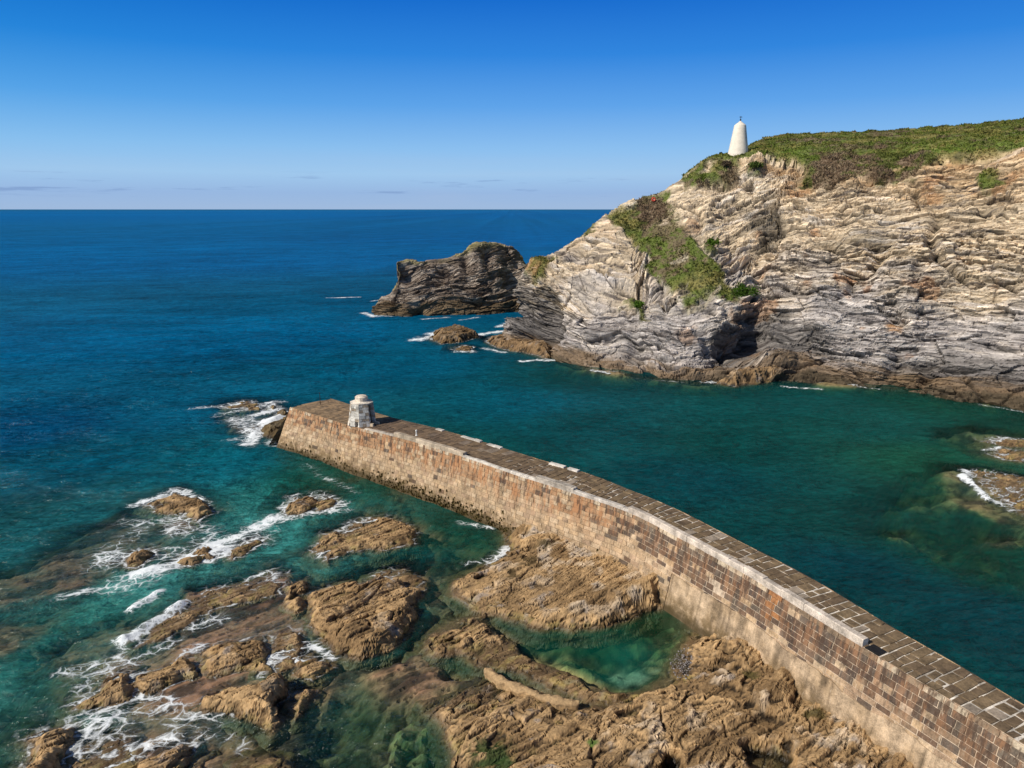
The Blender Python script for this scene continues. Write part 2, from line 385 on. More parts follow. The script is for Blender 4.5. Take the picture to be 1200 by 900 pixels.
rock('rock', 'large rough brown rock block left of the tidal pool with a dark right edge', [
    lobe([(364, 697), (404, 679), (417, 684), (441, 673), (470, 684), (492, 698), (487, 722), (479, 740), (460, 759), (423, 770), (396, 765), (375, 749), (356, 738), (358, 720)], zt=.8, g=.13, steep=1.9)], .055, .15)
rock('rock', 'low wave washed rock behind the large rough block', [lobe([(436, 672), (455, 668), (478, 669), (500, 680), (497, 694), (480, 690), (460, 684)], zt=.08, g=.05, steep=.7, amp=.5)], .07, .2)
rock('boulder', 'small square boulder lying just left of the large rough block', [lobe([(331, 690), (345, 684), (359, 680), (361, 688), (356, 697), (336, 705)], zt=.55, g=.22, steep=2.6, amp=.6)], .05, .1)
rock('boulder', 'smallest boulder below the square boulder', [lobe([(334, 707), (352, 703), (351, 711), (343, 719), (337, 714)], zt=.35, g=.2, steep=2.0, amp=.6)], .05, .1)
rock('reef', 'long low rock strip awash beside the white breaking wave', [
    lobe([(163, 757), (185, 735), (212, 711), (245, 696), (290, 681), (322, 668), (336, 676), (325, 696), (290, 706), (250, 716), (225, 728), (200, 744)], zt=.12, g=.04, steep=.8, amp=.5)], .07, .3)
rock('rock', 'stepped rock cluster with foam channels left of centre', [
    lobe([(233, 778), (244, 757), (268, 751), (303, 745), (314, 760), (314, 784), (273, 790), (244, 795)], zt=.5, g=.14, steep=1.6)], .055, .25)
rock('rock', 'tall rock block with a deep shadow on its right side, lower left', [
    lobe([(238, 822), (265, 809), (324, 795), (336, 810), (329, 824), (330, 842), (308, 857), (268, 834), (243, 832)], zt=.95, g=.24, steep=3.0)], .05, .15)
rock('rock', 'small rock touching the right of the shadowed block', [lobe([(333, 818), (364, 809), (371, 816), (346, 842), (334, 836)], zt=.38, g=.15, steep=1.5)], .05, .08)
rock('reef', 'low awash rock above the dark channel in the middle of the reef', [lobe([(318, 746), (348, 742), (354, 759), (346, 779), (322, 786), (314, 770)], zt=.14, g=.06, steep=.8, amp=.6)], .06, .35)
rock('rock', 'low brown rock at the lower left corner of the large rough block', [lobe([(342, 774), (369, 763), (388, 784), (370, 790), (350, 786)], zt=.3, g=.1, steep=1.2)], .055, .25)
rock('rock', 'tapering rock pointing left in the foam, far left group', [lobe([(134, 788), (156, 781), (159, 807), (150, 819), (121, 828), (90, 836), (88, 828), (121, 811)], zt=.5, g=.16, steep=1.6)], .055, .4)
rock('rock', 'long ridged rock with dark underside in the far left group', [lobe([(159, 801), (160, 789), (191, 784), (217, 771), (229, 775), (236, 794), (215, 800), (191, 810), (171, 812)], zt=.58, g=.22, steep=2.2)], .05, .3)
rock('rock', 'rounded rock in the bottom left corner of the view', [lobe([(22, 890), (28, 871), (50, 860), (80, 856), (83, 871), (78, 905), (70, 940), (20, 940)], zt=.7, g=.16, steep=2.0)], .05, .3)
rock('rock', 'pointed slab of rock at the bottom edge with a dark right face', [lobe([(150, 915), (175, 885), (199, 876), (229, 864), (226, 879), (219, 900), (200, 940), (150, 940)], zt=.7, g=.22, steep=2.4)], .05, .2)
rock('reef', 'awash rock between the two bottom left rocks', [lobe([(82, 882), (130, 868), (165, 858), (180, 878), (160, 910), (150, 950), (82, 950)], zt=.13, g=.06, steep=.8, amp=.6)], .06, .4)
rock('rock', 'small brown rock right of the pointed slab at the bottom edge', [lobe([(222, 893), (240, 886), (240, 902), (228, 930), (215, 915)], zt=.35, g=.12, steep=1.5)], .05, .1)
rock('rock', 'mossy submerged rock just breaking the surface at the bottom edge', [lobe([(262, 893), (290, 878), (335, 884), (345, 905), (330, 940), (262, 940)], zt=.08, g=.05, steep=.8, amp=.5)], .06, .05)
rock('rock', 'brown rock with white surf on its crest, upper left', [lobe([(168, 592), (191, 584), (210, 577), (226, 584), (250, 600), (234, 609), (204, 602), (186, 597)], zt=.42, g=.10, steep=1.5)], .08, .5)
rock('rock', 'low split rock at the left of the foam field', [lobe([(148, 658), (158, 650), (173, 646), (185, 651), (178, 658), (165, 664), (152, 665)], zt=.3, g=.15, steep=1.5)], .065, .6)
rock('rock', 'brown hump rising from the thick foam', [lobe([(206, 661), (222, 650), (234, 643), (250, 646), (247, 656), (225, 662)], zt=.5, g=.18, steep=1.8)], .06, .8)
rock('rock', 'narrow rock trailing right of the foam field', [lobe([(264, 649), (285, 636), (302, 630), (310, 634), (290, 646), (268, 654)], zt=.22, g=.12, steep=1.3)], .065, .6)
rock('rock', 'dark left half of the pair of rocks nearest the pier end', [lobe([(334, 598), (346, 583), (367, 582), (369, 593), (353, 602), (337, 604)], zt=.55, g=.15, steep=1.9)], .07, .5)
rock('rock', 'lighter right half of the pair of rocks nearest the pier end', [lobe([(369, 591), (380, 581), (394, 585), (394, 594), (373, 600)], zt=.38, g=.1, steep=1.5)], .07, .6)
rock('rock', 'broad low rock with a foam patch, midway between pier and foam field', [lobe([(371, 645), (383, 626), (420, 612), (447, 604), (468, 610), (484, 620), (482, 634), (447, 643), (407, 649), (383, 660)], zt=.42, g=.08, steep=1.3)], .07, .3)
rock('rock', 'dark seaweed covered rock against the end of the pier', [lobe([(306, 506), (312, 498), (334, 490), (341, 484), (348, 500), (332, 514), (315, 513)], zt=1.15, g=.1, steep=1.9)], .09, .35, tint=(.42, .45, .42))
rock('rock', 'dark pointed rock behind the rock at the pier end', [lobe([(320, 489), (328, 479), (340, 484), (340, 492)], zt=.95, g=.1, steep=1.9)], .09, .6, tint=(.4, .42, .4))
rock('rock', 'low rock in the surf off the pier end', [lobe([(286, 478), (294, 473), (305, 474), (304, 480), (290, 481)], zt=.4, g=.1, steep=1.4)], .1, .8)
rock('rock', 'tiny rock in the surf close to the pier end', [lobe([(314, 478), (320, 474), (326, 477), (321, 480)], zt=.35, g=.1, steep=1.4)], .1, .8)
rock('reef', 'thin rock strip farthest left in the surf off the pier', [lobe([(262, 477), (282, 471), (296, 470), (290, 475), (270, 479)], zt=.14, g=.05, steep=1.0, amp=.5)], .1, .7)
rock('reef', 'narrow tan rock at the right edge of the harbour with foam on it', [lobe([(1155, 518), (1178, 513), (1215, 517), (1215, 525), (1185, 524)], zt=.1, g=.03, steep=.8, amp=.5)], .09, .4)
rock('reef', 'second narrow tan rock nearer than the first at the right edge', [lobe([(1163, 534), (1174, 527), (1200, 528), (1218, 533), (1200, 541), (1178, 539)], zt=.12, g=.03, steep=.8, amp=.5)], .09, .4)
rock('reef', 'wide awash rock by the curved white wavelet at the right edge', [lobe([(1142, 553), (1165, 553), (1200, 560), (1235, 575), (1235, 618), (1195, 598), (1162, 576)], zt=.08, g=.02, steep=.7, amp=.6)], .08, .35)
rock('islet', 'low brown islet ringed with foam between sea stack and headland', [lobe([(505, 398), (510, 388), (525, 385), (543, 385), (562, 395), (540, 401), (517, 403)], zt=1.5, g=.05, steep=1.6)], .16, .5, tint=(.6, .58, .55))
rock('islet', 'tiny islet just nearer than the foam ringed islet', [lobe([(533, 410), (542, 405), (554, 407), (551, 412)], zt=.5, g=.05, steep=1.5)], .16, .5, tint=(.6, .58, .55))

rock('rock', 'brown rock ledge running out from the dark point of the headland', [lobe([(570, 399), (585, 393), (606, 395), (632, 403), (652, 414), (640, 421), (626, 416), (600, 411), (582, 407)], zt=1.7, g=.04, steep=1.6)], .14, .45, tint=(.62, .6, .6))
rock('rock', 'long tan slab leaning at the cliff foot below the dark recess', [lobe([(838, 449), (850, 440), (880, 432), (928, 427), (940, 436), (920, 445), (885, 450), (860, 452)], zt=2.2, g=.03, steep=1.7)], .13, .2, tint=(.75, .75, .78))
# ------------------------------------------------------------------ seabed and sea
REEFS = [  # outline in the survey, depth of top, tone (0 brown .. 1 green)
    ([(30, 660), (80, 620), (160, 595), (215, 600), (240, 612), (200, 640), (150, 650), (125, 670), (60, 680)], .45, .3),
    ([(-60, 690), (0, 668), (30, 660), (40, 700), (20, 760), (-60, 780)], .7, .5),
    ([(45, 665), (100, 655), (130, 672), (120, 685), (60, 690)], .3, .2),
    ([(0, 705), (60, 690), (100, 700), (40, 720), (0, 740)], .6, .3),
    ([(50, 770), (95, 755), (85, 785), (40, 800)], .6, .2),
    ([(110, 740), (160, 720), (200, 725), (170, 760), (120, 800), (90, 790)], .35, .4),
    ([(210, 690), (340, 660), (380, 700), (360, 770), (240, 830), (130, 850), (150, 790), (200, 740)], .14, .2),
    ([(80, 850), (250, 830), (330, 860), (280, 960), (60, 960)], .2, .3),
    ([(330, 800), (400, 770), (420, 800), (380, 850), (310, 880), (270, 870)], .45, .6),
    ([(400, 775), (470, 755), (520, 770), (520, 800), (450, 830), (410, 800)], .35, .55),
    ([(400, 850), (450, 830), (455, 900), (430, 940), (400, 900)], .8, 1.),
    ([(480, 845), (530, 850), (540, 940), (490, 940)], .8, 1.),
    ([(367, 855), (395, 852), (390, 875), (370, 872)], .8, 1.),
    ([(490, 770), (575, 775), (600, 800), (560, 812), (500, 825), (470, 800)], .12, .3),
    ([(430, 660), (500, 665), (505, 690), (480, 700)], .3, .4),
    ([(360, 560), (450, 530), (560, 590), (600, 630), (540, 650), (500, 600), (420, 600)], 1.3, .9),
    ([(500, 670), (530, 660), (540, 720), (500, 740), (485, 715)], .7, .8),
    ([(250, 480), (310, 470), (335, 500), (300, 520), (260, 500)], .5, .2),
    ([(1080, 545), (1140, 545), (1240, 580), (1240, 640), (1150, 610), (1090, 580)], .45, .25),
    ([(1090, 500), (1150, 497), (1240, 508), (1240, 545), (1150, 535), (1100, 515)], .9, .5),
    ([(990, 590), (1080, 550), (1200, 620), (1240, 700), (1150, 680), (1040, 640)], 1.6, .8),
    ([(820, 740), (805, 765), (760, 800), (745, 780), (770, 745)], .35, .5),
]
REEFW = [(at2(p), d, t) for p, d, t in REEFS]
POOL = at2([(573, 720), (608, 730), (637, 738), (712, 733), (776, 715), (803, 708), (819, 736), (821, 747), (805, 762), (787, 788), (765, 806), (733, 809), (693, 798), (664, 788), (627, 774), (608, 761), (587, 745)])
CLIFF_W = at2([(560, 395), (603, 404), (625, 412), (650, 419), (690, 432), (735, 438), (780, 445), (815, 448), (850, 448), (885, 446), (930, 445), (1000, 450), (1085, 459), (1200, 480), (1320, 505), (1450, 540), (1600, 590)])
STACK_W = at2([(437, 370), (463, 371), (490, 371), (530, 369), (580, 367), (612, 364), (660, 358)])
PIERLINE = at2([(327, 515), (417, 557), (487, 587), (590, 620), (725, 640)])
BOULD = at2([(350, 840), (420, 820), (545, 820), (560, 960), (330, 960)])
def line_d(X, Y, pl):
    d = np.full(X.shape, 1e9, f32)
    for a, b in zip(pl[:-1], pl[1:]): d = np.minimum(d, seg_d(X, Y, a, b))
    return d
def seabed(X, Y):
    dc = line_d(X, Y, CLIFF_W); dp = line_d(X, Y, PIERLINE)
    z = -2.6+.9*fbm(X*.12, Y*.12, o=4, seed=210)-2.0*sstep(62, 90, Y)-3.5*sstep(14, 26, X+.5*(Y-45))
    z = np.maximum(z, -.25-.42*dc+.8*fbm(X*.15, Y*.15, o=3, seed=222))
    z = np.maximum(z, -1.1-.35*dp)
    tone = .55+.5*fbm(X*.1, Y*.1, o=3, seed=230)
    bed = bedding(X, Y, .55, 400); wx = X+1.3*fbm(X*.35, Y*.35, o=4, seed=240); wy = Y+1.3*fbm(X*.35+9, Y*.35, o=4, seed=241)
    z = z+.6*bed
    reef = np.zeros(X.shape, f32)
    for P, d, t in REEFW:
        lo = P.min(0)-2; hi = P.max(0)+2; m = (X > lo[0]) & (X < hi[0]) & (Y > lo[1]) & (Y < hi[1])
        if not m.any(): continue
        sd = poly_sd(wx[m], wy[m], P); k = sstep(-3.2, 1.6, sd)
        top = -d*(1+.9*fbm(X[m]*.3, Y[m]*.3, o=4, seed=246))+bed[m]*.9
        z[m] = z[m]+(np.maximum(top, z[m])-z[m])*k; tone[m] = tone[m]*(1-k)+t*k; reef[m] = np.maximum(reef[m], k)
    sp = poly_sd(X, Y, POOL); k = sstep(-.3, 1.2, sp); z = z*(1-k)+k*(-.5-1.0*sstep(.3, 3.5, sp+1.2*fbm(X*.5, Y*.5, o=3, seed=244))+.3*bed); tone = tone*(1-k)+.85*k
    f1, f2, bc = worley2(wx/1.5, wy/1.5, 260); bz = np.maximum(sstep(-.3, 1., poly_sd(X, Y, BOULD)), .7*sstep(-.2, 1., sp))
    z = z+bz*(.75*np.clip(.62-f1, 0, 1)*(.3+bc)-.12)
    return np.minimum(z, -.06), tone, reef, sp
def axis(parts):
    a = []
    for lo, hi, st in parts: a += list(np.arange(lo, hi, st))
    return np.array(a+[parts[-1][1]], f32)
xs = axis([(-400, -60, 40), (-60, -34, .6), (-34, 30, .16), (30, 80, .4), (80, 400, 40)])
ys = axis([(-60, 16, 8), (16, 58, .13), (58, 125, .45), (125, 400, 25)])
X, Y = np.meshgrid(xs, ys); Z, tone, reef, sp = seabed(X, Y)
n1 = fbm((X*SD[0]+Y*SD[1])*.3, (X*QD[0]+Y*QD[1])*.55, o=5, seed=250); n2 = fbm(X*1.5, Y*1.5, o=4, seed=251)
cb = mixc(np.array([.33, .22, .11]), np.array([.19, .21, .07]), np.clip(tone*.55, 0, 1))
cb = mixc(cb, np.array([.30, .27, .09]), sstep(.2, .6, n2)*.55*tone[..., None][..., 0])
cb = mixc(cb, np.array([.03, .026, .016]), np.clip(sstep(.05, .4, n1+.25*n2)+.8*sstep(.15, .5, n2+.5*n1)*(1-.5*reef), 0, 1)*.85)
cb = mixc(cb, np.array([.035, .055, .018]), sstep(-.5, .8, sp)*sstep(-.35, .25, n1+.5*n2)*.8)
f1, f2, bc = worley2((X+1.3*fbm(X*.35, Y*.35, o=4, seed=240))/1.5, (Y+1.3*fbm(X*.35+9, Y*.35, o=4, seed=241))/1.5, 260)
bz = np.maximum(sstep(-.3, 1., poly_sd(X, Y, BOULD)), .5*sstep(-.2, 1., sp))
cb = mixc(cb, np.array([.02, .028, .012]), bz*sstep(.42, .6, f1)*.85); cb = mixc(cb, np.array([.34, .38, .13])*1., bz*sstep(.5, .2, f1+.15*n2)*sstep(.25, .7, bc)*.85)
pale = np.clip(sstep(1.6, .6, np.hypot(X-at(735, 775)[0], Y-at(735, 775)[1])*(1+.4*n2))*.8, 0, 1)
cb = mixc(cb, np.array([.36, .42, .28]), pale)
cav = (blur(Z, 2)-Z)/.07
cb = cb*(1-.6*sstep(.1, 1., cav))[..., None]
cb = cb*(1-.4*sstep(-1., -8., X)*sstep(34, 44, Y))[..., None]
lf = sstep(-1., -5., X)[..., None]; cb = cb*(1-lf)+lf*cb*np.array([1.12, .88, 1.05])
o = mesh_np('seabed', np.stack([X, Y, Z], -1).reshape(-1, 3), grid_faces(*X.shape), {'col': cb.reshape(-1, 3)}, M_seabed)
tag(o, 'seabed of rock, weed and sand under the clear shallows', kind='structure')

FOAM = [(255, 487, 330, 470, 1.3, .55), (285, 514, 330, 492, 1.9, 1.3), (272, 492, 312, 500, 2.2, .6), (320, 517, 345, 528, 1.1, .6), (262, 478, 320, 472, .8, .8), (300, 487, 325, 480, 1.2, .8), (288, 520, 300, 506, 1.6, 1.15),
        (158, 590, 206, 576, .7, .85), (205, 575, 232, 586, .6, 1.), (140, 655, 290, 632, 2.6, .62), (140, 690, 215, 655, 1.9, .6), (172, 672, 262, 645, 1.3, 1.35), (250, 640, 322, 606, 1.1, 1.05), (320, 611, 402, 596, .9, .72),
        (328, 597, 350, 579, .6, .7), (370, 578, 402, 590, .7, .7), (130, 640, 170, 612, 2.2, .38), (200, 612, 250, 632, 2., .52), (78, 695, 142, 688, 1.0, .55), (155, 711, 186, 695, .5, 1.1), (145, 750, 212, 709, .75, 1.3), (138, 768, 150, 746, .6, .75),
        (70, 792, 106, 780, .8, .85), (92, 802, 136, 770, 1.3, .6), (150, 777, 202, 750, 1.1, .62), (208, 767, 236, 754, .7, .8), (98, 818, 132, 800, .8, .6), (80, 850, 200, 836, 1.6, .6), (150, 812, 200, 819, .5, .85), (74, 876, 112, 882, .7, .85),
        (168, 872, 208, 866, .5, .85), (108, 852, 132, 828, .9, .8), (200, 850, 266, 836, .9, .62), (215, 857, 282, 872, 1.1, .5), (225, 730, 262, 724, .8, .5), (318, 768, 352, 776, .45, .95), (310, 790, 330, 760, .5, .7), (364, 754, 392, 771, .45, .85),
        (440, 673, 472, 686, .7, .7), (288, 681, 312, 671, .4, .6), (371, 652, 378, 638, .5, .8), (418, 614, 452, 607, .5, .85), (540, 613, 576, 619, .6, .55), (572, 657, 597, 644, .8, .85), (545, 662, 576, 655, .5, .55),
        (1128, 558, 1158, 586, .45, 1.25), (1130, 551, 1139, 559, .7, .9), (1160, 563, 1205, 567, .7, .55), (1170, 517, 1206, 513, .5, .75), (1155, 528, 1172, 524, .5, .75), (1165, 585, 1190, 600, .6, .5),
        (387, 349, 420, 348, 1.1, .95), (427, 367, 440, 371, 1.6, .95), (436, 353, 443, 352, .8, .6), (490, 398, 512, 390, 2.0, 1.), (556, 393, 600, 387, 1.5, 1.), (585, 383, 600, 377, 1.2, .8), (533, 412, 555, 412, 1., .7),
        (566, 408, 592, 413, 1.4, .75), (613, 423, 666, 421, .9, .95), (693, 434, 713, 437, .8, .9), (918, 453, 962, 456, .6, 1.), (1000, 452, 1030, 456, .4, .6), (1150, 474, 1200, 483, .5, .6), (495, 374, 525, 372, 1., .6), (540, 375, 560, 372, 1., .55),
        (355, 545, 420, 575, .9, .3), (228, 480, 262, 476, .9, .6), (1100, 462, 1140, 468, .4, .45), (740, 443, 800, 448, .4, .4)]
FOAMW = [(at(a, b)[:2], at(c, d)[:2], w*.9, i*(.74 if b > 775 and a < 300 and i < 1 else .92)) for a, b, c, d, w, i in FOAM]
# colour of the water body at surveyed places (as seen), deep blue offshore to green in the harbour
WC = [((100, 252), (0, 92, 150)), ((600, 252), (0, 88, 146)), ((50, 300), (0, 93, 146)), ((400, 300), (0, 90, 143)), ((650, 280), (0, 87, 143)), ((100, 400), (0, 90, 132)), ((300, 400), (0, 88, 128)), ((450, 430), (2, 82, 108)), ((560, 350), (0, 76, 110)),
      ((600, 470), (6, 82, 98)), ((700, 500), (7, 72, 77)), ((850, 520), (7, 68, 66)), ((1000, 500), (10, 70, 66)), ((1100, 540), (20, 78, 60)), ((1000, 620), (11, 66, 63)), ((1150, 650), (14, 73, 59)), ((1150, 720), (6, 55, 61)), ((1000, 660), (4, 55, 63)),
      ((800, 560), (4, 66, 73)), ((50, 500), (0, 74, 112)), ((200, 480), (6, 88, 116)), ((100, 540), (4, 88, 110)), ((250, 540), (8, 98, 114)), ((50, 620), (24, 92, 98)), ((270, 680), (84, 168, 162)), ((240, 692), (84, 165, 158)), ((310, 660), (74, 158, 150)), ((215, 700), (62, 138, 130)), ((340, 632), (60, 145, 138)), ((140, 715), (50, 122, 112)), ((40, 760), (38, 108, 100)), ((80, 830), (50, 108, 96)), ((260, 800), (60, 112, 112)), ((200, 850), (60, 118, 116)),
      ((400, 560), (18, 92, 78)), ((450, 540), (12, 84, 72)), ((530, 630), (8, 78, 66)), ((480, 660), (12, 76, 76)), ((350, 870), (14, 50, 50)), ((450, 860), (22, 70, 46)), ((700, 770), (6, 78, 56)), ((740, 780), (22, 128, 108)), ((600, 745), (4, 50, 42)), ((650, 760), (10, 80, 60)), ((770, 735), (12, 62, 36)), ((900, 470), (8, 68, 68)), ((680, 445), (6, 66, 70)), ((200, 640), (40, 110, 108)), ((1150, 480), (12, 64, 54))]
def polar(X, Y): return np.arctan2(X, np.maximum(Y, 5.))*1.5, np.log(np.maximum(np.hypot(X, Y), 8.))*1.6
WCP = np.array([polar(*at(u, v)[:2]) for (u, v), c in WC]); WCC = np.array([lin(c) for p, c in WC])
xs = axis([(-60000, -6000, 9000), (-6000, -600, 900), (-600, -64, 45), (-64, -30, .5), (-30, 24, .16), (24, 90, .35), (90, 600, 45), (600, 6000, 900), (6000, 60000, 9000)])
ys = axis([(-600, 14, 60), (14, 62, .15), (62, 125, .3), (125, 215, .6), (215, 600, 40), (600, 6000, 900), (6000, 60000, 9000)])
X, Y = np.meshgrid(xs, ys)
Zb, tone, reef, sp = seabed(X, Y)
depth = -Zb
core = (np.abs(X) < 95) & (Y > 10) & (Y < 216)
foam = np.zeros(X.shape, f32)
near = np.full(X.shape, 9., f32)
for lobes, fo in ROCKS:
    A = np.concatenate([L['P'] for L in lobes]); lo = A.min(0)-2.5; hi = A.max(0)+2.5
    i0, i1 = np.searchsorted(xs, (lo[0], hi[0])); j0, j1 = np.searchsorted(ys, (lo[1], hi[1])); sl = np.s_[j0:j1, i0:i1]
    hh = rock_height(lobes, X[sl], Y[sl]); sd = np.where(hh > 0, hh*.7, hh*1.2)
    depth[sl] = np.minimum(depth[sl], np.maximum(.03, -hh)); near[sl] = np.minimum(near[sl], np.abs(sd))
    if fo > 0:
        rag = .55+.6*fbm(X[sl]*1.4, Y[sl]*1.4, o=3, seed=500)
        foam[sl] = np.maximum(foam[sl], fo*.95*rag*np.exp(-((sd+.06)/.2)**2)+fo*.42*np.exp(-((sd+.3)/.6)**2))
flowu = fbm(X*.45, Y*.45, o=4, seed=510)
for p0, p1, w, i in FOAMW:
    lo = np.minimum(p0, p1)-w*2.5; hi = np.maximum(p0, p1)+w*2.5
    i0, i1 = np.searchsorted(xs, (lo[0], hi[0])); j0, j1 = np.searchsorted(ys, (lo[1], hi[1])); sl = np.s_[j0:j1, i0:i1]
    d = seg_d(X[sl]+.5*w*flowu[sl], Y[sl]+.5*w*fbm(X[sl]*.5+33, Y[sl]*.5, o=3, seed=511), p0, p1)/w
    foam[sl] = np.maximum(foam[sl], i*np.exp(-(d/.8)**2)*(.9+.35*flowu[sl]))
dcl = line_d(X, Y, CLIFF_W); dst = line_d(X, Y, STACK_W)
foam = np.maximum(foam, .55*np.exp(-(np.minimum(dcl, dst)/.8)**2)*sstep(.0, .6, fbm(X*.2, Y*.2, o=3, seed=515))*core)
pu, pv = polar(X, Y)
acc = np.zeros(X.shape+(3,)); ws = np.zeros(X.shape)
for (a, b), c in zip(WCP, WCC):
    w = 1/((pu-a)**2+(pv-b)**2+.004)**1.7; acc += w[..., None]*c; ws += w
wcol = acc/ws[..., None]
pat = fbm(X*.06, Y*.11, o=4, seed=520)
wcol = wcol*(1+.14*pat)[..., None]
milky = np.clip(blur(foam, 4)*1.3, 0, 1)*.5*sstep(75, 60, Y)
wcol = mixc(wcol, lin((95, 165, 160)), milky)
# gentle swell as real relief, fading offshore where the bump takes over
fade = np.clip((240-Y)/120, 0, 1)*core
lee = 1-.75*sstep(0, 6, (X+.78*(Y-52)-4))*(X > -24)
sh = sstep(.1, 1.6, depth)*.8+.2
swell = .13*np.sin(.55*(.30*X+.95*Y)+1.6*fbm(X*.05, Y*.05, o=2, seed=530))*sh+.075*np.sin(1.15*(.42*X+.9*Y)+2.4*fbm(X*.09, Y*.09, o=3, seed=531))+.09*fbm(X*.42+.2*Y, Y*.75, o=4, seed=532)*sh
chop = .06*fbm(X*.9+.3*Y, Y*1.9, o=3, seed=533)
Zw = (swell*.7*lee+chop)*fade*np.clip(near/.6, .15, 1)
Zw = np.where(sp > -.3, Zw*.08, Zw)
cr = np.zeros(X.shape, f32)
for (a, b, c, d, w, h) in ((145, 750, 212, 709, .4, .38), (155, 711, 186, 695, .35, .22), (172, 672, 262, 645, .5, .18), (1128, 556, 1158, 586, .35, .22), (285, 512, 330, 490, 1., .3)):
    dd = seg_d(X, Y, at(a, b)[:2], at(c, d)[:2]); cr = np.maximum(cr, h*np.exp(-(dd/w)**2)*(1+.7*flowu))
Zw = Zw+cr
Zw = Zw+.05*np.clip(foam, 0, 1)*fbm(X*2.6, Y*2.6, o=3, seed=540)*fade
depth = np.where(Y > 140, 9., depth); depth = np.where((np.abs(X) > 100) | (Y < 8), 9., depth)

def water_mat():
    m, nt = mat_new('sea_water'); n = N(nt)
    pos = n('ShaderNodeNewGeometry').outputs['Position']
    wc = n('ShaderNodeAttribute', attribute_name='wcol').outputs['Color']
    dep = n('ShaderNodeAttribute', attribute_name='depth').outputs['Fac']
    fo = n('ShaderNodeAttribute', attribute_name='foam').outputs['Fac']
    rp = n.mapping(pos, rot=(0, 0, -.32))
    b1 = n.noise(n.mapping(rp, (.5, 1.1, 1)), 1.1, 5, .68, .4)
    b2 = n.noise(n.mapping(rp, (.55, 1.25, 1)), 2.6, 4, .62, .3)
    b3 = n.noise(n.mapping(rp, (.45, 1.0, 1)), .2, 6, .72, .5); b4 = n.noise(n.mapping(rp, (.45, 1.0, 1)), .045, 8, .8, .4)
    hgt = n.math('ADD', n.math('ADD', n.math('MULTIPLY', b1, .5), n.math('MULTIPLY', b2, .2)), n.math('MULTIPLY', b3, 1.7))
    calm = n('ShaderNodeAttribute', attribute_name='calm').outputs['Fac']
    bp = n('ShaderNodeBump', {'Strength': calm, 'Distance': 1.0, 'Height': hgt}).outputs[0]
    # body colour: small facets lighter/darker
    k = n.range(n.math('ADD', n.math('ADD', n.math('MULTIPLY', b1, 1.7), n.math('MULTIPLY', b4, 1.25)), n.math('ADD', n.math('MULTIPLY', b2, 1.3), n.math('MULTIPLY', b3, 1.2))), 2.2, 3.24, .25, 1.75, False)
    kk = n.mix(calm, (1, 1, 1), n('ShaderNodeCombineColor', {0: k, 1: k, 2: k}).outputs[0])
    body = n.mix(1.0, wc, kk, 'MULTIPLY')
    dif = n('ShaderNodeBsdfDiffuse', {0: body, 'Normal': bp})
    ex = n.math('MULTIPLY', dep, -1.0)
    tr = n('ShaderNodeCombineColor', {0: n.math('EXPONENT', n.math('MULTIPLY', ex, .55)), 1: n.math('EXPONENT', n.math('MULTIPLY', ex, .16)), 2: n.math('EXPONENT', n.math('MULTIPLY', ex, .19))}).outputs[0]
    de = n.math('DIVIDE', n.math('MULTIPLY', dep, dep), n.math('ADD', dep, .45))
    fac = n.math('SUBTRACT', 1.0, n.math('EXPONENT', n.math('MULTIPLY', de, -.58)))
    mx = n('ShaderNodeMixShader', {0: fac, 1: n('ShaderNodeBsdfTransparent', {0: tr}).outputs[0], 2: dif.outputs[0]})
    gl = n('ShaderNodeBsdfGlossy', {'Color': (1, 1, 1, 1), 'Roughness': .12, 'Normal': bp})
    fr = n('ShaderNodeFresnel', {'IOR': 1.33, 'Normal': bp}).outputs[0]
    fr = n.math('MINIMUM', n.math('MULTIPLY', fr, .55), .05)
    w = n('ShaderNodeMixShader', {0: fr, 1: mx.outputs[0], 2: gl.outputs[0]})
    # foam: lacy cells, solid where strong
    dist = n('ShaderNodeTexNoise', {'Vector': pos, 'Scale': .9, 'Detail': 4.}).outputs[1]
    dv = n('ShaderNodeVectorMath', {0: rp, 1: n('ShaderNodeVectorMath', {0: dist, 1: (1.1, 1.1, 0)}, operation='MULTIPLY').outputs[0]}, operation='ADD').outputs[0]
    v1 = n('ShaderNodeTexVoronoi', {'Vector': n.mapping(dv, (.8, 1.25, 0)), 'Scale': 1.15}, feature='DISTANCE_TO_EDGE').outputs[0]
    v2 = n('ShaderNodeTexVoronoi', {'Vector': n.mapping(dv, (.8, 1.25, 0)), 'Scale': 3.1}, feature='DISTANCE_TO_EDGE').outputs[0]
    nz = n.noise(pos, 2.2, 5, .7); nz2 = n.noise(n.mapping(rp, (.5, 1, 1)), .8, 4, .6)
    lace = n.math('MINIMUM', n.math('MULTIPLY', v1, 4.6), n.math('ADD', n.math('MULTIPLY', v2, 4.4), .22))
    lace = n.math('ADD', n.math('MULTIPLY', lace, .85), n.math('ADD', n.math('MULTIPLY', n.math('SUBTRACT', nz, .5), .75), n.math('MULTIPLY', n.math('SUBTRACT', nz2, .5), .8)))
    ff = n.math('SUBTRACT', n.math('MULTIPLY', n.math('POWER', fo, 1.25), .98), lace)
    ff = n.math('ADD', ff, n.math('MULTIPLY', n.math('SUBTRACT', n.noise(pos, 8., 3, .7), .5), .55))
    ff = n.range(ff, -.2, .5, 0., 1.)
    ff = n.math('MULTIPLY', ff, n.range(fo, .03, .3))
    fb = n('ShaderNodeBump', {'Strength': .8, 'Distance': .12, 'Height': nz}).outputs[0]
    fd = n('ShaderNodeBsdfDiffuse', {0: (.84, .87, .88, 1), 'Normal': fb})
    soft = n.math('MULTIPLY', n.range(n.math('ADD', fo, n.math('MULTIPLY', n.math('SUBTRACT', nz, .5), 1.3)), .35, 1.25), .6)
    ff = n.math('MAXIMUM', ff, soft)
